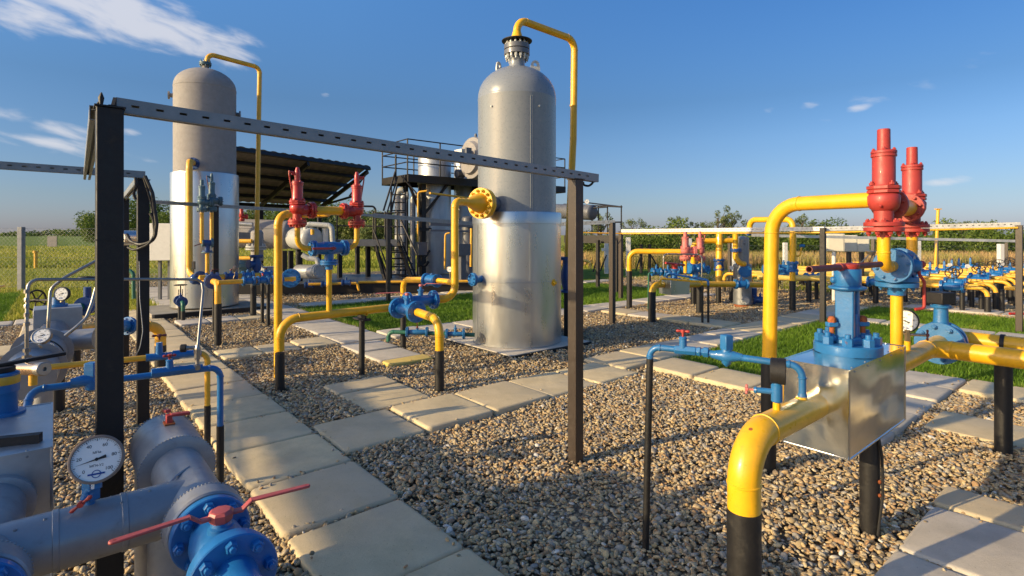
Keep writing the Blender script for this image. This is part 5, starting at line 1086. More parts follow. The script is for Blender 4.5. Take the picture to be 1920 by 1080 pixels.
# second jacketed line further back on the left
q0 = P(62, 745, 3.80); q0.z = .66; q1_ = P(108, 600, 4.9); q1_.z = .78; ax = (q1_-q0).normalized(); ln = (q1_-q0).length
t = thing('jacketed_pipe', 'silver jacketed pipe with wide rings in the middle left', 'jacketed pipe', px_up(q0, 0))
obj('jacket', MB().lathe(q0-ax*.2, ax, [(0, .15), (.20, .15), (.202, .19), (.212, .19), (.214, .15), (.62, .15), (.622, .19), (.635, .19), (.637, .125), (.9, .10), (ln+.2, .10)], 48), GRP, t)
obj('strap', MB().lathe(q0+ax*.22, ax, [(0, .151), (.001, .155), (.02, .155), (.021, .151)], 40), RUB, t)
obj('side_stub', MB().lathe(q0+ax*.75, Vector((.95, .2, .05)), [(0, .085), (.35, .085)], 28), GRP, t)
obj('leg', MB().cyl(px_up(q0+ax*.5, -.05), px_up(q0+ax*.5, .6), .06), GRP, t)
t = thing('valve_enclosure', 'small grey metal box with a gauge on top behind the silver pipe', 'valve box', G(108, 660)); c = P(109, 600, 4.85); obj('casing', MB().box((c.x, c.y, c.z-.03), (.33, .33, .30), U, V), metal('grey_box_metal', (.42, .43, .44), .5, .6), t, bevel=.004); legpart(t, c, .05, c.z-.16)
q = P(109, 572, 4.85); obj('cap', MB().lathe(q-Z*.02, Z, [(0, .07), (.03, .07), (.032, .05), (.09, .045)], 20), BLU, t)
gauge('pressure_gauge', 'white dial gauge on the small grey box at the left', P(114, 551, 4.8), (.1, -1, .1), .062, q+Z*.05, RUB, True)
gauge('pressure_gauge', 'silver gauge tilted upwards on the jacketed pipe at the left', P(77, 629, 3.62), (.25, -.85, .55), .055, P(78, 652, 3.62), STN, True, stem_m=STN)
for nm, pts, r in (('bent braided steel hose rising from the silver pipe past the black post', [P(90, 622, 4.3), P(91, 600, 4.3), P(95, 541, 4.35), P(120, 521, 4.4), P(182, 488, 4.6)], .0125), ('braided steel hose curving right from the silver pipe ring', [P(122, 630, 4.1), P(146, 611, 4.15), P(162, 596, 4.2), P(172, 570, 4.25), P(180, 540, 4.3)], .0125)):
    t = thing('hose', nm, 'hose', pts[0]); obj('tube', MB().tube(pts, r, .09, n=12, welds=False), STN, t)
t = thing('wheel_valve', 'black handwheel on a spindle in the grass at the left edge', 'wheel valve', P(66, 564, 6.0)); handwheel(t, P(68, 563, 6.0), Vector((1, -.12, 0)), .11, RUB); obj('spindle', MB().cyl(P(68, 563, 6.0), P(92, 563, 5.8), .012), RUB, t)
q = P(164, 560, 6.6); t = thing('gate_valve', 'small blue gate valve with dark handwheel left of the nearest post', 'gate valve', q-Z*.1); obj('body', MB().lathe(q-Z*.08, Vector((.35, -1, 0)), [(-.06, .11), (-.03, .11), (-.02, .07), (.05, .07), (.06, .11), (.10, .11)], 24).cyl(q, q+Z*.14, .04), BLUD, t); handwheel(t, q+Z*.26, Z, .09, RUB)
pipe('drain_pipe', 'green upright pipe under the small blue gate valve at left', 'pipe', [('pipe_body', [q+Vector((0, -.1, -.08)), q+Vector((0, -.18, -.1)), px_up(q+Vector((0, -.18, 0)), .32)], .045, .05, GRN), ('leg', [px_up(q+Vector((0, -.18, 0)), -.03), px_up(q+Vector((0, -.18, 0)), .33)], .05, .1, BLK)])
pipe('drain_pipe', 'dark green bent pipe in the grass behind the cable post', 'pipe', [('pipe_body', [P(232, 507, 9), P(250, 508, 9), P(251, 560, 9)], .03, .08, GRN)])
k0 = GY(301, 6.4); zk = EYE-(612-HY)/F_PX*6.4
t = pipe('gas_pipe', 'thick yellow elbow on black leg left of the long path', 'pipe', [('pipe_body', [P(232, 611, 6.1), (k0.x, k0.y, zk), (k0.x, k0.y, .25)], .058, .14, YELM)]); legpart(t, k0, .060, .30)
pipe('gas_pipe', 'short yellow pipe between the silver pipe and the blue flange at left', 'pipe', [('pipe_body', [P(140, 617, 5.2), P(188, 612, 5.7)], .045, .1, YELM)])
q = P(196, 611, 5.75); ball_valve('ball_valve', 'blue flanged valve partly hidden behind the nearest black post', q, (P(245, 611, 6.1)-q).normalized(), .34, .10, .07, BLU, None, None, n=8)

# =================================================================== CANOPY, TOWER AND SKID (behind the tanks)
A_ = P(418, 274, 14.6); B_ = P(693, 314, 19.6); ridge = (B_-A_); dv = Vector((-2.75, 2.45, -1.30))
def RF(s, k): return A_+ridge*s+dv*k
t = thing('canopy', 'dark steel canopy with corrugated lean-to roof behind the left tank', 'canopy', px_up(G(660, 530), 0))
mb = MB(); n = 64; up = ridge.cross(dv).normalized(); up = up if up.z > 0 else -up; vs = []; fs = []
for i in range(n+1):
    h = .025 if (i//2) % 2 else 0
    vs += [RF(i/n, 0)+up*(h+.05), RF(i/n, 1)+up*(h+.05)]
for i in range(n): fs.append((2*i, 2*i+1, 2*i+3, 2*i+2))
mb.add(vs, fs); m0 = len(vs); mb.add([p+up*.004 for p in vs], fs); obj('roof_sheet', mb, paint('brown_roof_sheet', (.19, .16, .13), .6, coat=0, dirt=(.2, .18, .14), dirt_amt=.4), t, sharp=20)
for k in (0, .2, .4, .6, .8, 1.0): obj('purlin', MB().beam(RF(0, k)-up*.04, RF(1, k)-up*.04, .08, .12, up), STL, t)
for s in (.05, .5, .97): obj('rafter', MB().beam(RF(s, 0)-up*.18, RF(s, 1)-up*.18, .08, .14, up), STL, t)
for s, k in ((.97, .18), (.5, .18), (.05, .18), (.97, .92), (.5, .92), (.05, .92)):
    q = RF(s, k)-up*.2; obj('column', MB().box((q.x, q.y, q.z/2), (.13, .13, q.z), U, V), STL, t)
q = RF(.97, .18); obj('brace', MB().beam(RF(.97, .75)-up*.25, Vector((q.x, q.y, q.z-.75)), .06, .07), STL, t)
q = RF(.97, .0)-up*.25; obj('brace', MB().beam(P(655, 368, 19), P(690, 322, 19), .05, .05), STL, t)

def cylv(name, label, px, Y, w, z0, z1, m, cat='vessel', dom=.25, group=None):
    r = w/2/F_PX*Y/math.sqrt(1+((px-CX)/F_PX)**2); c = GY(px, Y); t = thing(name, label, cat, c+Z*z0, group)
    obj('shell', MB().lathe(c, Z, [(z0, 0), (z0, r)]+[(z1-r*dom*2+a, b) for a, b in dome(r, r*dom*2)], 40), m, t); return t, c, r
def cylh(name, label, p, q, r, m, cat='vessel', d=.45, group=None):
    p, q = Vector(p), Vector(q); t = thing(name, label, cat, p-Z*r, group); l = (q-p).length; e = [(x, y) for x, y in dome(r, r*d)]
    obj('shell', MB().lathe(p, q-p, [(-x, y) for x, y in reversed(e)]+[(l+x, y) for x, y in e], 36), m, t); return t
# skid deck
sk0 = P(440, 553, 14.2); sk1 = P(905, 548, 15.2); t = thing('equipment_skid', 'low black steel skid frame under the canopy vessels', 'skid', px_up(sk0, 0))
d = (sk1-sk0).normalized(); w = Vector((-.05, 1, 0)); o = MB()
o.box((px_up(sk0, .15)+px_up(sk1, .15))/2, ((sk1-sk0).length, .12, .26), d); o.box((px_up(sk0, .15)+px_up(sk1, .15))/2+w*3.4, ((sk1-sk0).length, .12, .26), d); obj('side_beam', o, STL, t)
o = MB(); o.box((px_up(sk0, .285)+px_up(sk1, .285))/2+w*1.7, ((sk1-sk0).length, 3.5, .012), d); obj('deck', o, GRD, t)
for px, Y, top, lb in ((533, 15, 470, 'first'), (545, 15.4, 470, 'second'), (562, 15.2, 472, 'third'), (637, 16.5, 462, 'fourth'), (690, 17, 462, 'fifth')):
    b = GY(px, Y); q = thing('frame_post', lb+' black upright of the vessel frame, counted from the left', 'post', b, 'uprights of the vessel frame'); h = EYE+(HY-top+0)/F_PX*Y; obj('shaft', MB().box((b.x, b.y, h/2), (.12, .12, h), U, V), STL, q)
t = thing('frame_beam', 'long grey-brown beam carrying the vessels behind the left relief valves', 'beam', P(450, 445, 15)); obj('beam', MB().beam(P(440, 444, 15.5), P(615, 452, 16.2), .2, .28), GRD, t)
t = thing('walkway', 'low grey walkway beam with railing left of the stair tower', 'walkway', P(640, 455, 17)); obj('deck_beam', MB().beam(P(605, 455, 16.8), P(748, 455, 17), .9, .20), GRD, t)
o = MB()
for px in (632, 665, 700, 722, 745): o.cyl(P(px, 451, 16.6), P(px, 396 if px > 680 else 400, 16.6), .025, n=8)
o.cyl(P(628, 423, 16.6), P(748, 425, 16.6), .022, n=8); o.tube([P(640, 386, 16.6), P(700, 387, 16.6), P(704, 392, 16.6), P(704, 452, 16.6)], .03, .1, n=8, welds=False); o.cyl(P(705, 400, 16.6), P(760, 398, 16.6), .022, n=8); obj('railing', o, STL, t)
cylh('pressure_vessel', 'grey horizontal vessel with domed end seen between the left relief valves', P(556, 447, 15.6), P(585, 448, 14.8), .31, GRL)
cylh('pressure_vessel', 'long brown-grey horizontal vessel under the canopy', P(448, 437, 16), P(540, 440, 16), .42, GRM)
cylh('pressure_vessel', 'lower grey horizontal vessel with a bolted end behind the yellow riser', P(560, 509, 15), P(598, 510, 14.6), .19, GRP)
t = thing('flange_joint', 'bolted grey flange end of the lower horizontal vessel', 'flange', P(598, 520, 14.6)); f = MB(); dq = (P(612, 509, 14.4)-P(598, 508, 14.6)).normalized(); fl_disc(f, P(594, 508, 14.6), dq, 0, .06, .20); fl_disc(f, P(594, 508, 14.6), dq, .09, .06, .20); f.boltring(P(594, 508, 14.6)+dq*.15, dq, .16, 10, .02, .03); obj('flange', f, GRL, t)
cylv('filter_vessel', 'small upright grey filter left of the yellow downpipe under the canopy', 482, 13.6, 24, .95, 1.72, GRM)
t = thing('flange_joint', 'grey bolted flange under the small upright filter', 'flange', P(478, 465, 13.6)); f = MB(); q = GY(480, 13.6); fl_disc(f, q, Z, 1.22, .04, .24); fl_disc(f, q, Z, 1.28, .04, .24); f.boltring(q+Z*1.32, Z, .2, 10, .02, .04); obj('flange', f, GRL, t)
t = thing('control_box', 'small light grey motor box beside the dark blue gate valve', 'control box', P(502, 520, 12.8)); obj('casing', MB().box(P(502, 510, 12.8), (.28, .3, .26), U, V), GRL, t, bevel=.03); obj('conduit', MB().tube([P(490, 515, 12.6), P(485, 500, 12.6), P(489, 494, 12.6), P(493, 502, 12.6)], .02, .06, n=8, welds=False), STN, t)
t = thing('cabinet', 'white cabinet panel left of the clad left tank', 'cabinet', P(300, 488, 13)); obj('casing', MB().box(P(305, 453.5, 13.0), (.62, .3, .88), Vector((1, .1, 0))), WHT, t, bevel=.01); obj('leg', MB().box(px_up(P(300, 500, 13.1), .5), (.06, .06, 1.0)), GRD, t); obj('leg', MB().box(px_up(P(318, 500, 13.1), .5), (.06, .06, 1.0)), GRD, t)
pipe('process_pipe', 'silver pipe looping over the horizontal vessel behind the left relief valves', 'pipe', [('pipe_body', [P(573, 437, 14.8), P(574, 420, 14.8), P(622, 423, 14.8), P(624, 455, 14.8)], .07, .12, GRL)])
pipe('process_pipe', 'short white vertical pipe behind the blue changeover valve', 'pipe', [('pipe_body', [P(610, 428, 15), P(610, 455, 15)], .085, .1, WHT)])
pipe('process_pipe', 'white bent pipe below the changeover valve behind', 'pipe', [('pipe_body', [P(567, 478, 14.8), P(578, 484, 14.8), P(596, 486, 14.8), P(597, 500, 14.8)], .07, .1, GRL)])
pipe('process_pipe', 'light grey pipe across the top of the vessel frame left of the downpipe', 'pipe', [('pipe_body', [P(444, 419, 15), P(474, 421, 15)], .06, .1, GRP)])
pipe('gas_pipe', 'thin yellow pipe along the skid edge behind the header', 'pipe', [('pipe_body', [P(578, 533, 14), P(670, 531, 14.4), P(673, 545, 14.4)], .035, .06, YELM)])
pipe('gas_pipe', 'thin yellow pipe on the skid right of the brown post', 'pipe', [('pipe_body', [P(672, 529, 14.6), P(890, 527, 15)], .035, .06, YELM)])
for px, lb in ((458, 'left'), (640, 'right')):
    q = P(px, 447 if px < 500 else 531, 13.8); pipe('gas_pipe', 'short %s yellow pipe piece near the small upright filter' % lb if px < 500 else 'thin vertical yellow pipe on the skid', 'pipe', [('pipe_body', [P(449, 452, 13.4), P(472, 452, 13.4)] if px < 500 else [P(586, 440, 14.3), P(586, 430, 14.3)], .05, .06, YELM)])
pipe('gas_pipe', 'orange yellow pipe left of the dark blue gate valve', 'pipe', [('pipe_body', [P(447, 484, 13), P(470, 484, 13)], .045, .06, YELM)])
psv('relief_valve', 'tiny dark red relief valve beside the clad tank at roof level', P(453, 415, 15), U, RED, .42, False, .08)
for px, py, lb in ((576, 534, 'first small blue valve on the skid pipe'), (607, 533, 'second small blue valve on the skid pipe'), (645, 530, 'third small blue valve on the skid pipe')):
    ball_valve('valve', lb, P(px-4, py, 14.1), Vector((1, .1, 0)), .22, .085, .06, BLUD, None, None, n=6, cat='valve')
t = thing('pump', 'dark pump body low under the canopy left of the gate valve', 'pump', P(455, 525, 13.6)); obj('body', MB().lathe(P(455, 500, 13.8), Z, [(-.35, .1), (-.3, .17), (-.05, .22), (.0, .30), (.08, .30), (.1, .2), (.25, .15)], 24), BLUG, t)

# tower
TP0 = P(764, 342, 17.0); zt = TP0.z+.02; t = thing('platform_tower', 'black steel platform tower with railings and stairs left of the big tank', 'platform tower', px_up(TP0, 0))
def TP(a, b, z): return Vector((TP0.x, TP0.y, 0))+U*a+V*b+Z*z
o = MB(); ht_ = .22
for b in (0, 1.7): o.box(TP(3.5, b, zt+ht_/2), (7.0, .10, ht_), U, V)
for a in (0, 1.75, 3.5, 5.25, 7.0): o.box(TP(a, .85, zt+ht_/2), (.1, 1.6, ht_), U, V)
obj('platform_frame', o, STL, t); obj('platform_deck', MB().box(TP(3.5, .85, zt+ht_+.012), (7.0, 1.8, .02), U, V), STL, t)
o = MB(); zd = zt+ht_+.02
for a in (0, 1.2, 2.4, 3.6, 4.8, 6.0, 7.0):
    for b in (0, 1.7): o.cyl(TP(a, b, zd), TP(a, b, zd+1.1), .024, n=8)
for h in (.38, .75, 1.1):
    for b in (0, 1.7): o.cyl(TP(0, b, zd+h), TP(7, b, zd+h), .020, n=8)
    for a in (0, 7): o.cyl(TP(a, 0, zd+h), TP(a, 1.7, zd+h), .020, n=8)
obj('railing', o, STL, t)
for a, b in ((.75, .35), (.75, 1.5), (3.6, .35), (3.6, 1.5), (6.5, .35), (6.5, 1.5)): obj('column', MB().box(TP(a, b, zt/2), (.16, .16, zt), U, V), STL, t)
o = MB(); o.beam(TP(.05, .05, zt), TP(.70, .35, zt-1.0), .06, .08); o.beam(TP(1.6, .2, zt), TP(.80, .35, zt-1.0), .06, .08); obj('brace', o, STL, t)
# stairs run down to the left front
s1, s0 = P(733, 345, 17.2), P(768, 540, 16.2); o = MB(); lf = P(716, 345, 17.2)-P(733, 345, 17.2)
st = thing('stairs', 'steep black ladder stairs beside the platform tower', 'stairs', px_up(s0, 0)); k0_ = [P(735, 350, 17.2), P(765, 540, 16.4)]; 
o.beam(P(734, 350, 17.4), P(734, 545, 16.2), .04, .12); o.beam(P(760, 350, 17.4), P(760, 545, 16.2), .04, .12); obj('stringer', o, STL, st)
for i in range(12):
    y = 365+i*15; q = 17.4-(y-350)/195*1.2; obj('tread', MB().box((P(734, y, q)+P(760, y, q))/2, ((P(760, y, q)-P(734, y, q)).length, .18, .03)), STL, st)
o = MB(); o.cyl(P(742, 290, 17), P(742, 345, 17), .03); o.cyl(P(719, 395, 16.6), P(741, 322, 17), .028); o.cyl(P(725, 402, 16.6), P(745, 332, 17), .022)
o.cyl(P(748, 405, 16.6), P(783, 480, 16), .028); o.cyl(P(748, 440, 16.6), P(781, 522, 16), .028); o.cyl(P(783, 478, 16), P(783, 535, 16), .028); o.beam(P(703, 455, 16.6), P(724, 535, 16), .05, .14); o.beam(P(747, 455, 16.4), P(775, 530, 15.8), .05, .14); o.cyl(P(733, 360, 17.0), P(733, 540, 16.2), .03); o.cyl(P(722, 408, 16.6), P(722, 452, 16.6), .022); o.cyl(P(752, 330, 17), P(790, 372, 17), .022); o.beam(P(703, 460, 17.2), P(735, 545, 16.6), .05, .12)
o.cyl(P(700, 430, 16.5), P(728, 505, 16), .022); o.cyl(P(745, 345, 17.2), P(733, 400, 16.9), .028); o.beam(P(784, 430, 17.2), P(808, 430, 17.6), .06, .1); o.beam(P(784, 500, 17.2), P(806, 470, 17.6), .04, .06)
obj('handrail', o, STL, st)
for i in range(7): obj('lower_tread', MB().box(P(741+i*5.0, 462+i*11, 16.2), (.55, .2, .03), U, V), STL, st)
t2, c2, r2_ = cylv('column_vessel', 'tall silver clad column rising through the platform', 815, 18.6, 62, .3, 4.35, ALT, dom=.12)
o = MB(); o.lathe(c2, Z, [(3.3, r2_), (3.302, r2_+.03), (3.4, r2_+.03), (3.402, r2_)], 36); obj('ring', o, GRL, t2)
cylv('column_vessel', 'second silver clad column half hidden by the big tank', 868, 20, 34, .3, 4.3, ALT, dom=.12)
cylv('column_vessel', 'slim dark grey column between the silver columns and the tank', 877, 17.6, 22, .3, 2.2, GRD, dom=.2)
for px, y0, y1, r_, lb, m in ((746, 362, 520, .10, 'leftmost silver vertical pipe of the tower', GRL), (756, 372, 520, .12, 'middle silver vertical pipe of the tower', GRP), (774, 372, 520, .09, 'right silver vertical pipe of the tower', GRP)):
    pipe('process_pipe', lb, 'pipe', [('pipe_body', [P(px+10, y0-6, 17.8), P(px, y0-5, 17.8), P(px, y1, 17.8)], r_, .15, m)])
pipe('gas_pipe', 'thin yellow pipe rising under the platform', 'pipe', [('pipe_body', [P(783, 510, 17), P(784, 360, 17), P(800, 358, 17)], .03, .08, YELM)])
pipe('gas_pipe', 'thin yellow pipe just under the platform deck', 'pipe', [('pipe_body', [P(806, 362, 17), P(885, 372, 18.4)], .035, .08, YELM)])
pipe('gas_pipe', 'thin yellow upright between columns and big tank', 'pipe', [('pipe_body', [P(834, 505, 16.5), P(835, 438, 16.5), P(843, 437, 16.5)], .03, .08, YELM)])
pipe('gas_pipe', 'thin yellow upright right beside the big tank', 'pipe', [('pipe_body', [P(883, 500, 16.5), P(884, 428, 16.5)], .04, .08, YELM)])
t = thing('control_box', 'grey box on a pedestal between the columns and the big tank', 'control box', G(866, 530)); obj('casing', MB().box(P(866, 468, 16), (.42, .3, .34), U, V), GRD, t); obj('pedestal', MB().box(px_up(P(866, 500, 16), .6), (.18, .18, 1.2), U, V), GRD, t)
t = thing('control_box', 'dark grey box under the platform left of the silver column', 'control box', P(789, 475, 17)); obj('casing', MB().box(P(789, 466, 17), (.3, .25, .4), U, V), GRD, t); obj('hose', MB().tube([P(785, 478, 17), P(786, 495, 17), P(797, 500, 17), P(803, 490, 17)], .05, .1, n=10, welds=False), RUB, t)
t = thing('platform_beam', 'thin dark gallery beam right of the silver column', 'beam', P(850, 422, 16.8)); obj('beam', MB().beam(P(806, 420, 16.8), P(893, 424, 17.5), .08, .10).beam(P(806, 432, 16.8), P(893, 434, 17.5), .05, .06), GRD, t)
# round blower drum with square duct
t = thing('blower_drum', 'round grey blower drum on the platform behind the big tank', 'blower', P(890, 330, 18)); cdr = P(892, 297, 17.6); dd = Vector((-.78, -.62, 0)).normalized()
obj('drum', MB().lathe(cdr, dd, [(-.5, 0), (-.5, .6), (-.45, .68), (.12, .68), (.17, .66), (.18, .55), (.3, .5), (.3, 0)], 48), GRM, t); obj('duct', MB().box(P(867, 290, 17.2), (.34, .4, .3), U, V), WHT, t); obj('duct_opening', MB().box(P(878, 285, 16.95), (.2, .1, .26), U, V), GRD, t); obj('lifting_eye', MB().lathe(cdr+Z*.68, Z, [(0, .03), (.06, .05), (.12, .03)], 10), GRD, t)
for i, px in enumerate((835, 862, 880)):
    t = thing('deck_motor', '%s small grey motor on the tower platform' % ('left', 'middle dark', 'right')[i], 'motor', P(px, 330, 18)); q = P(px, 328-i*2, 18.6); obj('body', MB().lathe(q-U*.15, U, [(0, .10), (.02, .15), (.28, .15), (.3, .10)], 20).lathe(q, Z, [(-.25, .1), (0, .1)], 12), (GRL, GRD, GRL)[i], t)

# right of the big tank: dark horizontal vessel with railing
cylh('pressure_vessel', 'dark grey horizontal vessel poking out right behind the big tank', P(1020, 395, 18.4), P(1110, 398.5, 16.6), .235, GRD, d=.35)
t = thing('platform', 'black railed service platform right behind the brown centre post', 'platform', G(1121, 541)); o = MB()
for a, b in ((P(1060, 448, 17.5), P(1163, 449, 16)), (P(1163, 449, 16), P(1128, 449, 19))): o.beam(a, b, .14, .24)
obj('deck_beam', o, STL, t); o = MB()
for a, b in ((P(1057, 383, 17.6), P(1166, 388, 15.9)), (P(1093, 379, 19.3), P(1166, 388, 15.9)), (P(1060, 417, 17.6), P(1166, 416.5, 15.9)), (P(1093, 391.5, 16.8), P(1139, 388, 16.2))): o.cyl(a, b, .022, n=8)
for px, Y in ((1122, 16.7), (1139, 16.3), (1165, 15.9), (1110, 18.4)): o.cyl(P(px, 385, Y), P(px, 448, Y), .02, n=8)
obj('railing', o, STL, t)
for px, Y in ((1121, 16.3), (1156, 14.8)): b = GY(px, Y); obj('leg', MB().box(b+Z*.72, (.09, .09, 1.44), U, V), STL, t)
gauge('pressure_gauge', 'tiny white gauge on top of the dark horizontal vessel', P(1100.5, 378, 16.8), (0, -1, 0), .07, P(1100.5, 386, 16.8), WHT, False)
pipe('gas_pipe', 'small yellow hooked pipe in the meadow behind the service platform', 'pipe', [('pipe_body', [P(1094, 488, 21), P(1106, 491, 21), P(1107, 504, 21)], .05, .15, YELF)])

# =================================================================== RIGHT MIDDLE MANIFOLD
a0 = GY(1180, 11.7); t = pipe('vent_pipe', 'yellow pipe on a black leg running to the pink relief valves', 'pipe', [('pipe_body', [(a0.x, a0.y, .80), P(1180, 471, 11.7), P(1312, 472, 11.2)], .055, .18, YEL)]); legpart(t, a0, .06, .82)
for px, Y, lb in ((1285, 11.2, 'left pink red relief valve of the distant pair'), (1312.5, 11.6, 'right pink red relief valve of the distant pair')):
    b = P(px, 489, Y); psv('relief_valve', lb, b, Vector((1, .1, 0)) if px < 1300 else Vector((-1, .1, 0)), REDP, .60, px > 1300, .115); pipe('gas_pipe', 'short yellow inlet under the %s pink relief valve' % lb.split()[0], 'pipe', [('pipe_body', [P(px, 486, Y), P(px, 512, Y)], .036, .1, YEL)])
t = pipe('gas_pipe', 'yellow header pipe on a black leg through the small metal box', 'pipe', [('pipe_body', [(GY(1222.5, 9.9).x, 9.9, .52), P(1223, 533.5, 9.9), P(1311, 533, 10.9), P(1380, 533, 11.3), P(1445, 534.5, 11.7)], .062, .17, YEL)]); legpart(t, GY(1222.5, 9.9), .068, .56)
for px, Y, lb in ((1311, 10.9, 'black leg right of the small metal box'), (1347, 12.6, 'black leg below the yellow upright with blue valve'), (1300, 12.4, 'black leg behind the small metal box'), (1372, 13, 'black leg left of the small separator')):
    t = thing('pipe_support', lb, 'pipe support', GY(px, Y)); legpart(t, GY(px, Y), .06, .62)
t = thing('valve_enclosure', 'small shiny box with a red wheel valve in the distance', 'valve box', GY(1264, 10.2)); c = P(1264, 537, 10.15); obj('casing', MB().box(c, (.42, .36, .27), Vector((.93, .35, 0))), ALU, t, bevel=.006); obj('valve_body', MB().lathe(c+Z*.13, Z, [(0, .12), (.03, .12), (.032, .06), (.16, .055), (.17, .085), (.2, .085)], 20), BLU, t)
obj('handle', MB().lathe(P(1265, 508, 10.15), Z, [(0, .06), (.12, .06), (.125, .05)], 18).cyl(P(1248, 493, 10), P(1283, 497, 10.3), .022, n=10), RED, t)
c = P(1304, 503, 11.2); changeover('changeover_valve', 'blue changeover valve below the pink relief valves', c, Vector((1, .4, 0)), .16, .11, BLU, c.z-.24, None, None, .1)
for k, (px, lb) in enumerate(((1317, 'left slim black pole of the pair right of the small box'), (1328, 'right slim black pole of the pair right of the small box'))):
    b = GY(px, 9.54); t = thing('impulse_line', lb, 'pipe', b); h = EYE-(535-HY)/F_PX*9.54; obj('leg', MB().cyl(b, b+Z*h, .02, n=10), BLK, t); e_ = (P(1238, 522, 9.7), P(1250, 512, 10.0))[k]; obj('pipe_body', MB().tube([b+Z*(h-.02), b+Z*(h+.06+.03*k), e_, e_-Z*.12], .02, .05, n=10), (YEL, BLU)[k], t)
pipe('drain_pipe', 'thin dark green pipe left of the blue valves in the distance', 'pipe', [('pipe_body', [(GY(1216, 11.5)), P(1216, 511, 11.5), P(1300, 513, 11.8)], .018, .06, GRN)])
for px, py, lb in ((1228, 510, 'first'), (1250, 511, 'second'), (1275, 507, 'third'), (1318, 506, 'fourth')):
    ball_valve('valve', lb+' small blue valve behind the small shiny box, from the left', P(px-6, py, 11.6), Vector((1, .1, 0)), .20, .09, .07, BLU, None, None, n=6, cat='valve', group='small valves behind the shiny box')
pipe('impulse_line', 'thin stainless tube arching over the distant blue valves', 'tube', [('tube', [P(1244, 505, 10.6), P(1244, 476, 10.6), P(1310, 477, 10.8), P(1316, 482, 10.8), P(1316, 520, 10.8)], .014, .08, STN)])
# uprights to the small separator
pipe('gas_pipe', 'yellow upright rising through a blue valve left of the small separator', 'pipe', [('pipe_body', [P(1348, 531, 12.4), P(1349, 436, 12.6)], .075, .2, YEL)])
ball_valve('check_valve', 'blue flanged valve on the yellow upright left of the separator', P(1348, 507, 12.5), Z, .26, .125, .10, BLUD, None, None, n=8, up=Vector((0, -1, 0)), stem=.0, cat='valve')
pipe('gas_pipe', 'yellow pipe crossing to the separator over the pink relief valves', 'pipe', [('pipe_body', [P(1300, 570, 12.8), P(1300, 452, 12.6), P(1378, 451, 12.6)], .062, .18, YEL)])
pipe('gas_pipe', 'yellow bend entering the small separator from the upper left', 'pipe', [('pipe_body', [P(1379, 436, 11.9), P(1379, 483, 11.9), P(1387, 494, 11.85), P(1396, 495, 11.9)], .058, .1, YEL)])
t = thing('flange_joint', 'blue flange on the yellow bend beside the small separator', 'flange', P(1379, 472, 11.9)); flange_pair(t, P(1379, 472, 11.9), Z, 0, .12, .03, BLUD, 8)
sp = GY(1392, 12.1); t = thing('separator_tank', 'slim two-stage grey separator with blue blind flange in the distance', 'tank', sp)
obj('shell', MB().lathe(sp, Z, [(.9, .14), (1.50, .14)]+[(1.50+a, b) for a, b in dome(.14, .07)], 36), GRY, t); obj('cladding', MB().lathe(sp, Z, [(.06, .195), (.50, .195), (.502, .2), (.51, .2), (.512, .195), (.93, .195), (.95, .14)], 40), GLV, t); obj('foot', MB().lathe(sp, Z, [(-.02, .18), (.08, .17)], 24), RST, t)
dF = Vector((-.12, -1, 0)).normalized()
for z_, r_, m_ in ((.80, .135, BLU), (.16, .09, GRL)):
    f = MB(); q = sp+Z*z_+dF*.17; fl_disc(f, q, dF, 0, .05, r_); f.boltring(q+dF*.05, dF, r_*.78, 8, .014, .014); obj('blind_flange', f, m_, t)
o = MB().lathe(sp+Z*1.40+dF*.13, dF, [(0, .02), (.03, .018)], 10); obj('stud', o, GRD, t)
ball_valve('ball_valve', 'blue flanged ball valve in front of the small separator', P(1378, 533, 11.25), Vector((1, .12, 0)), .27, .10, .075, BLU, None, None, n=8)
ball_valve('drain_valve', 'dark blue valve low right of the small separator', P(1412, 562, 12.1), Vector((1, -.2, 0)), .30, .10, .07, BLUD, None, None, n=8, cat='valve')
pipe('drain_pipe', 'dark blue drop pipe right of the small separator', 'pipe', [('pipe_body', [P(1413, 540, 12.3), P(1413, 562, 12.3)], .07, .1, BLUD)])
ub = GY(1486, 11.3); t = pipe('vent_pipe', 'inverted U of yellow pipe behind the tall yellow vent', 'pipe', [('pipe_body', [P(1405, 440, 12.4), P(1406, 412, 12.4), P(1487, 411.5, 11.3), P(1487, 480, 11.3)], .062, .17, YEL), ('pipe_body', [P(1486, 480, 11.3), P(1486, 530, 11.3)], .055, .17, YEL)]); legpart(t, ub, .062, .64)
t = thing('flange_joint', 'blue flange at the left foot of the inverted U pipe', 'flange', P(1407, 437, 12.3)); flange_pair(t, P(1407, 436, 12.3), Vector((1, 0, 0)), -.06, .075, .03, BLUD, 8)
ball_valve('check_valve', 'ribbed blue flanged valve on the right foot of the inverted U pipe', P(1486, 509, 11.3), Z, .20, .115, .09, BLU, None, None, n=8, up=Vector((0, -1, 0)), stem=.0, cat='valve')
pipe('impulse_line', 'thin yellow hook pipe with a blue tap right of the inverted U', 'pipe', [('pipe_body', [P(1490, 480, 11.3), P(1500, 480, 11.3), P(1503, 463, 11.3)], .016, .05, YEL), ('tap', [P(1500, 461, 11.3), P(1508, 461, 11.3)], .03, .1, BLU)])
gauge('pressure_gauge', 'tiny white gauge left of the small separator', P(1372, 502, 12), (0, -1, 0), .045, P(1372, 512, 12), WHT, False)
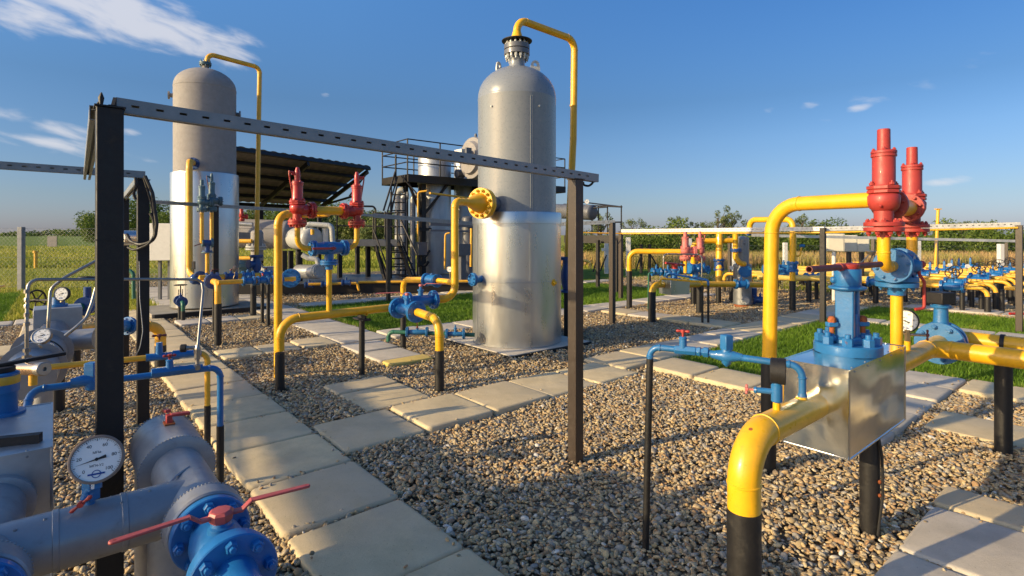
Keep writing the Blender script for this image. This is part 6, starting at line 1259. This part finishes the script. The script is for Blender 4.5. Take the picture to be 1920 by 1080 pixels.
# cream cabinets
for i, (x0, x1, y0, y1) in enumerate(((1551, 1576, 438, 471.5), (1582, 1601, 441, 472), (1607, 1624, 443, 472.5))):
    Y = 13+i*.6; c = P((x0+x1)/2, (y0+y1)/2, Y); w = (x1-x0)/F_PX*Y*1.15; h = (y1-y0)/F_PX*Y; t = thing('cabinet', ('largest cream cabinet, leftmost of the three by the black post', 'middle cream cabinet of the three by the black post', 'rightmost cream cabinet of the three by the black post')[i], 'cabinet', px_up(c, 0), 'cream cabinets')
    obj('casing', MB().box(c+Vector((.06, .1, 0)), (w*1.05, .34, h), Vector((.92, -.30, 0))), CRM, t, bevel=.012); obj('door', MB().box(c+Vector((.06, .1, 0))+Vector((-.30, -.92, 0)).normalized()*.175, (w*.9, .01, h*.92), Vector((.92, -.30, 0))), CRM, t, bevel=.004)
    obj('leg', MB().cyl(px_up(c, 0), px_up(c, c.z-h/2), .045 if i == 0 else .06, n=12), (WHT, STB, STB)[i], t)
t = thing('site_lamp', 'small round metal lamp head right of the cream cabinets', 'lamp', P(1635, 480, 13)); obj('head', MB().lathe(P(1633, 474, 13), Z, [(-.06, .05), (-.02, .09), (.04, .11), (.05, .0)], 18), STN, t); obj('stay', MB().cyl(P(1632, 475, 13), P(1607, 500, 13), .014).cyl(P(1636, 478, 13), P(1625, 500, 13.6), .012), STN, t)

# =================================================================== FAR MANIFOLD FIELD (rows marching along U)
NR = 9; base0 = Vector((9.53, 10.9, 0)); zf = .52
def move_tree(o, off, label):
    c = o.copy(); C.objects.link(c); c.location = o.location+off; c['label'] = label
    for ch in o.children:
        d = ch.copy(); C.objects.link(d); d.parent = c
        for g in ch.children: k = g.copy(); C.objects.link(k); k.parent = d
    return c
def row_pipe(lab):
    t = thing('manifold_pipe', lab, 'pipe', base0, 'yellow manifold pipes in the far field'); b = base0
    obj('pipe_body', MB().tube([(b.x, b.y, .34), (b.x, b.y, zf), b+V*.36+Z*zf], .042, .16, 14), YELM, t); legpart(t, b, .055, .36)
    obj('pipe_body', MB().tube([b+V*.76+Z*zf, b+V*1.7+Z*zf], .05, .1, 12), YELM, t); obj('pipe_body', MB().tube([b+V*2.1+Z*zf, b+V*5.6+Z*zf, b+V*5.6+Z*.3], .045, .16, 12), YELM, t)
    for s in (.40, .72, 1.62, 3.2, 5.6): legpart(t, b+V*s, .045, zf-.04 if s < 5 else .33)
    return t
rp_ = row_pipe('yellow manifold pipe of the far field, nearest row')
def row_valve(s, m, lab, wheel, grp):
    t = ball_valve('manifold_valve', lab, base0+V*s+Z*zf, V, .4, .125, .085, m, None, None, n=8, stem=.12, cat='valve', group=grp)
    c = base0+V*(s+.2)+Z*(zf+.28)
    if wheel: handwheel(t, c, Vector((-.5, -.7, .5)), .12, RUB); obj('yoke', MB().cyl(c-Z*.14, c, .02).box(c-Z*.08, (.05, .03, .14), U, V), m, t)
    else: obj('yoke', MB().box(c-Z*.07, (.07, .05, .16), U, V).cyl(c-Z*.05, c+Z*.06, .015), m, t); obj('handle', MB().beam(c+Z*.05-U*.08, c+Z*.05+U*.08, .02, .015), RED, t)
    return t
va = row_valve(.36, BLU, 'blue valve with black handwheel in the far field, nearest row', True, 'wheel valves of the far field')
vb = row_valve(1.70, BLU, 'blue valve with red handle in the far field, nearest row', False, 'red handled valves of the far field')
for i in range(1, NR):
    off = U*(1.15*i)+V*(.05*math.sin(i*2.1)); w = ORD[i]+' row'
    move_tree(rp_, off, 'yellow manifold pipe of the far field, %s' % w); move_tree(va, off+V*(.12*(i % 2)), 'blue valve with black handwheel in the far field, %s' % w); move_tree(vb, off, 'blue valve with red handle in the far field, %s' % w)
rp2 = row_pipe('yellow pipe in the right hand bank of the far field, nearest row'); rp2.location += U*.45-V*.55
for i in range(1, 6): move_tree(rp2, U*(1.6*i), 'yellow pipe in the right hand bank of the far field, %s row' % ORD[i])
# long collector pipes behind the tall yellow vent
for i, (p, q, lb) in enumerate(((P(1420, 520, 13.3), P(1660, 524, 12.4), 'front long yellow collector pipe behind the blue gate valve'), (P(1415, 513, 15), P(1660, 514, 14.2), 'middle long yellow collector pipe behind the blue gate valve'), (P(1480, 507, 17), P(1700, 507, 16), 'rear long yellow collector pipe behind the blue gate valve'))):
    t = pipe('collector_pipe', lb, 'pipe', [('pipe_body', [p, q], .07, .1, YELF)])
    for s in (.12, .42, .70, .93): k_ = p.lerp(q, s); legpart(t, k_, .055, k_.z-.05)
for px, py, Y, lb in ((1456, 503, 14, 'left'), (1510, 521, 13, 'middle'), (1464, 512, 13.2, 'lower'), (1585, 505, 15, 'right'), (1432, 505, 13.8, 'leftmost')):
    ball_valve('valve', lb+' blue flanged valve on the yellow collector pipes', P(px, py, Y), Vector((1, 0, 0)), .36, .125, .09, BLUL, None, None, n=8, stem=.12, cat='valve')
for i, (px, py, Y) in enumerate(((1782, 497, 15), (1815, 499, 14.5))): gauge('pressure_gauge', 'tiny white gauge standing up in the far manifold field, %s' % ('left one', 'right one')[i], P(px+i*0, py, Y), (-.1, -1, 0), .055, P(px, py+14, Y), WHT, False)
pipe('impulse_line', 'thin red pipe at the right edge by the far field', 'pipe', [('tube', [P(1893, 588, 9.3), P(1960, 589, 9.3)], .022, .1, RED)])
t = thing('vent_mast', 'tall thin yellow mast with a small top plate at right', 'mast', GY(1752, 17)); obj('mast', MB().cyl(GY(1752, 17), P(1759, 393, 17), .045, n=12), YELM, t); obj('top_plate', MB().box(P(1759, 392, 17), (.16, .1, .03)), YELM, t)

# =================================================================== FENCES, MARKERS
def conc_post(px, Y, h, w, lb, m=WHT):
    b = GY(px, Y); t = thing('fence_post', lb, 'fence post', b, 'concrete fence posts'); obj('shaft', MB().box(b+Z*h/2, (w, w, h)), m, t, bevel=.008)
CONC = paint('post_concrete_grey', (.27, .27, .28), .8, coat=0)
conc_post(40, 15.5, 1.82, .13, 'grey concrete fence post at the far left edge', CONC)
conc_post(-150, 15.5, 1.82, .13, 'grey concrete fence post outside left', CONC) if False else None
for px, Y, h, lb in ((1137, 22.3, 1.25, 'white concrete fence post right of the service platform'), (1178, 21, 1.5, 'white concrete fence post above the yellow vent elbow'), (1293, 23.5, 1.45, 'white concrete fence post between the pink relief valves'), (1377, 24, 1.3, 'white concrete fence post behind the small separator'), (1472, 24, 1.25, 'white concrete fence post behind the inverted U pipe'), (1721, 22, 1.35, 'white concrete fence post behind the right relief valves'), (1876, 20.6, 1.25, 'white concrete fence post beyond the far field at right')):
    conc_post(px, Y, h, .16, lb)
def chainlink(lb, p, q, z0, z1, pitch=.12, r=.0016, m=None):
    p, q = Vector(p), Vector(q); L_ = (q-p).length; d = (q-p).normalized(); H = z1-z0; mb = MB(); n = int((L_+H)/pitch)
    for i in range(n):
        for sgn in (1, -1):
            s = i*pitch-(H if sgn > 0 else 0)
            a0, a1 = (s, s+H) if sgn > 0 else (s, s-H); za, zb2 = z0, z1
            # clip
            def cl(x, z, x2, z2):
                if x > x2: x, z, x2, z2 = x2, z2, x, z
                if x2 < 0 or x > L_: return None
                if x < 0: z = z+(z2-z)*(0-x)/(x2-x); x = 0
                if x2 > L_: z2 = z+(z2-z)*(L_-x)/(x2-x); x2 = L_
                return (x, z, x2, z2)
            c_ = cl(a0, za, a1, zb2)
            if c_ and c_[2]-c_[0] > .02: mb.cyl(p+d*c_[0]+Z*c_[1], p+d*c_[2]+Z*c_[3], r, n=3)
    for z_ in (z0, (z0+z1)/2, z1): mb.cyl(p+Z*z_, q+Z*z_, r*1.6, n=4)
    o = obj('chain_link_fence', mb, m or GLV, loc=p); tag(o, lb, 'fence')
chainlink('wire mesh fence along the meadow at left', GY(-60, 15.6), GY(560, 15.6), .1, 1.78)
chainlink('dark wire mesh fence panel right of the service platform', GY(1165, 23), GY(1262, 23), .2, 1.15, .13, .004, STL)
chainlink('faint wire mesh fence along the meadow at right', GY(1262, 23.6), GY(1960, 21.0), .1, 1.15, .2, .002)
t = thing('sign_board', 'small grey square sign hanging on the left wire fence', 'sign', P(98, 463, 15.5)); obj('board', MB().box(P(98, 452.5, 15.5), (.27, .02, .30)), GRD, t)
t = thing('marker_post', 'short yellow marker post with a cap in the left meadow', 'marker post', GY(67, 26)); obj('shaft', MB().cyl(GY(67, 26), P(67, 473, 26), .07), YELM, t); obj('cap', MB().cyl(P(67, 474, 26), P(67, 470, 26), .11), YELM, t)
t = thing('sign_board', 'small white sign on the fence right of the service platform', 'sign', P(1131, 470, 22)); obj('board', MB().box(P(1131, 468, 22), (.14, .02, .12)), WHT, t)
o = MB()
for a, b in (((1112, 510), (1121, 480)), ((1126, 508), (1137, 478)), ((1192, 508), (1203, 475)), ((1220, 478), (1236, 505))): o.cyl(P(a[0], a[1], 22), P(b[0], b[1], 22), .03, n=6)
for px, y0, y1 in ((1202, 458, 512), (1218, 458, 530)): o.cyl(P(px, y0, 18), P(px, y1, 18), .05, n=8)
tag(obj('fence_brace', o, STL, loc=GY(1200, 20)), 'dark braces and uprights of the fence panel behind the yellow vent elbow', 'fence brace')

# =================================================================== TREES AND SCRUB
def leafcloud(centers, radii, n, lw, seed, zsq=.8):
    g = np.random.default_rng(seed); ci = g.choice(len(centers), n, p=np.array(radii)**2/np.sum(np.array(radii)**2)); c = np.array(centers)[ci]; r = np.array(radii)[ci]
    d = g.normal(size=(n, 3)); d /= np.linalg.norm(d, axis=1)[:, None]; rad = r*g.uniform(.25, 1.05, n)**.55; p = c+d*rad[:, None]*np.array([1, 1, zsq])
    a = g.normal(size=(n, 3)); a /= np.linalg.norm(a, axis=1)[:, None]; b = np.cross(a, g.normal(size=(n, 3))); b /= np.linalg.norm(b, axis=1)[:, None]
    w = lw*g.uniform(.6, 1.3, n)[:, None]; co = np.stack([p-a*w, p+b*w*.45, p+a*w, p-b*w*.45], 1).reshape(-1, 3)
    f = np.arange(n*4).reshape(-1, 4); tint = np.repeat(np.clip(g.normal(.45, .2, n)+((ci*37) % 11-5)*.03, 0, 1), 4); return co, f, tint
def tree(label, px, Y, h, w, seed, mat=LEAF, airy=False, n=5000, leaf=.12):
    b = GY(px, Y); t = thing('tree', label, 'tree', b); g = random.Random(seed); tr = MB(); tips = []
    tr.tube([b, b+Vector((g.uniform(-.1, .1)*w, 0, h*.4)), b+Vector((g.uniform(-.1, .1)*w, 0, h*.8))], h*.018, .5, n=8, welds=False)
    k = 12 if not airy else 18
    for i in range(k):
        a = g.uniform(0, 6.28); z0 = h*g.uniform(.25, .7); e = b+Vector((math.cos(a)*w*g.uniform(.15, .48), math.sin(a)*w*g.uniform(.15, .48), min(h*.97, z0+h*g.uniform(.12, .38))))
        tr.cyl(b+Z*z0, e, h*.010, h*.003, n=5); tips.append(e)
    obj('trunk', tr, BARK, t)
    cs = [tuple(e-b) for e in tips]+([(0, 0, h*.86)] if not airy else [(0, 0, h*.9), (0, 0, h*.7)]); rs = [w*g.uniform(.10, .16)*(0.75 if airy else 1.6) for _ in cs]
    if not airy: cs += [(g.uniform(-.3, .3)*w, 0, h*g.uniform(.12, .4)) for _ in range(6)]; rs += [w*.2]*6
    co, f, ti = leafcloud(cs, rs, n, leaf, seed, 1.1); o = arr_mesh('crown', co, f, ti, mat); o.parent = t
    return t
tree('rounded green tree behind the nearest black post at left', 262, 95, 7.0, 10.5, 1, LEAF, False, 9000, .22)
tree('low dark tree at the left end of the field trees', 185, 110, 4.6, 7.5, 2, LEAF, False, 5000, .22)
tree('small green tree left of the clad left tank', 312, 60, 3.6, 4.0, 3, LEAF, False, 4000, .14)
for i, (px, Y, h, w, lb) in enumerate(((462, 60, 3.4, 5, 'leftmost'), (500, 62, 4.2, 5, 'second'), (535, 60, 4.6, 5.5, 'third'), (580, 65, 3.6, 6, 'fourth'), (628, 64, 4.6, 6, 'fifth'), (660, 60, 4.3, 5, 'sixth'), (700, 60, 3.6, 5, 'seventh'), (718, 50, 3.0, 4, 'eighth'))):
    tree(lb+' tree of the row seen under the canopy, from the left', px, Y, h, w, 10+i, LEAFG if i % 2 else LEAF, False, 5200, .15)
for i, (px, Y, h, w, lb) in enumerate(((1128, 34, 2.9, 1.6, 'slender willow sapling behind the service platform'), (1190, 38, 2.6, 2.2, 'low willow right of the white beam end'), (1272, 36, 2.7, 1.8, 'thin willow left of the pink relief valves'), (1316, 36, 2.5, 1.5, 'small willow above the right pink relief valve'), (1345, 34, 3.3, 1.8, 'tall airy willow left of the inverted U pipe'), (1370, 34, 3.1, 1.9, 'tall airy willow nearest the inverted U pipe'), (1500, 34, 2.9, 1.8, 'airy willow right of the inverted U pipe'), (1806, 40, 2.6, 2.0, 'thin willow top at right of the yellow mast'), (1850, 42, 2.6, 2.2, 'thin willow top near the right edge'))):
    tree(lb, px, Y, h, w, 30+i, LEAFG, True, 1500, .055)
def scrub():
    g = np.random.default_rng(5); cs = []; rs = []
    for i in range(190):
        x = g.uniform(3.6, 50); y = g.uniform(31.5, 38); hh = (1.75+.28*math.sin(x*.7)+.2*math.sin(x*1.9))*g.uniform(.75, 1.1)
        for z in np.arange(.4, hh, .55): cs.append((x+g.normal()*.3, y, z)); rs.append(g.uniform(.45, .85))
    co, f, ti = leafcloud(cs, rs, 120000, .085, 6, .9); o = arr_mesh('willow_scrub', co, f, ti, LEAF); tag(o, 'dense belt of green willow scrub behind the reeds at right', 'scrub', kind='stuff')
    cs = []; rs = []
    for i in range(70): x = g.uniform(-22, 3.5); cs.append((x, g.uniform(62, 70), g.uniform(.5, 2.0))); rs.append(g.uniform(1.0, 1.8))
    co, f, ti = leafcloud(cs, rs, 24000, .16, 8, .8); o = arr_mesh('field_scrub', co, f, ti, LEAF); tag(o, 'low green scrub line behind the tower and canopy', 'scrub', kind='stuff')
    cs = []; rs = []
    for i in range(160): x = g.uniform(-620, -90); cs.append((x, 560+g.uniform(-30, 30), g.uniform(0, 3.0)*(1+math.sin(x*.05)))); rs.append(g.uniform(3, 7))
    co, f, ti = leafcloud(cs, rs, 16000, 1.1, 9, .5); o = arr_mesh('distant_treeline', co, f, ti, LEAF); tag(o, 'faint distant treeline on the left horizon', 'treeline', kind='stuff')
scrub()
t = thing('pebble', 'lone round pebble lying on the nearest slab of the long path', 'pebble', G(585, 1040, .055)); obj('stone', MB().ball(G(585, 1040, .055)+Z*.008, .013, 10, .7), paint('brown_stone', (.22, .17, .10), .8, coat=0), t)

# =================================================================== UNSEEN SHADOW CASTERS ADDED LEFT OF THE FRAME (shaped for the long shadows)
def offside_casters():
    s = Vector((.905, .425, 0)); w = Vector((.425, -.905, 0)); pt = lambda a, b, z: s*a+w*b+Z*z
    t = thing('pressure_vessel', 'unseen vessel-shaped shadow caster on two posts left of the camera', 'vessel', pt(-6.4, -4.2, 0))  # unseen, added: vessel form chosen to throw the shade band over the slabs
    zc = 2.45; a_ = .72-zc/math.tan(SUN_EL); r = .17; L0_, L1_ = -6.3, -2.75; sl = .16
    e = dome(r, r*.5); p0 = pt(a_+sl*(L0_+4.3), L0_, zc); p1 = pt(a_+sl*(L1_+4.3), L1_, zc); obj('shell', MB().lathe(p0, p1-p0, [(-x, y) for x, y in reversed(e)]+[((p1-p0).length+x, y) for x, y in e], 32), GRY, t)
    t2_ = thing('pressure_vessel', 'smaller unseen vessel-shaped shadow caster on a post left of the camera', 'vessel', pt(-5.6, -2.3, 0)); zc2 = 2.2; a2 = 1.62-zc2/math.tan(SUN_EL)  # second added caster, shades the gravel at the bottom centre
    obj('shell', MB().lathe(pt(a2, -3.0, zc2), w, [(-.12, 0), (-.08, .15), (0, .21), (1.35, .21), (1.43, .15), (1.47, 0)], 32), GRY, t2_); obj('leg', MB().box(pt(a2, -1.9, 1.0), (.06, .06, 2.0), U, V), STL, t2_)
    for b in (-6.0, -2.4): obj('leg', MB().box(pt(a_, b, zc/2-.1), (.09, .09, zc-.2), U, V), STL, t)
    for i, (z, a, b0, b1, rr) in enumerate(((1.5, -4.45, -8.5, -1.2, .016), (.95, -2.9, -9, -3.9, .012))):  # unseen pipes added to lay thin shadow stripes on the ground
        pipe('gas_pipe', ('upper', 'lower')[i]+' thin unseen yellow pipe added left of the camera for shadow stripes', 'pipe', [('pipe_body', [pt(a, b0, z), pt(a, b1, z), pt(a, b1, 0)], rr, .15, YEL)])
offside_casters()
bpy.context.view_layer.update()
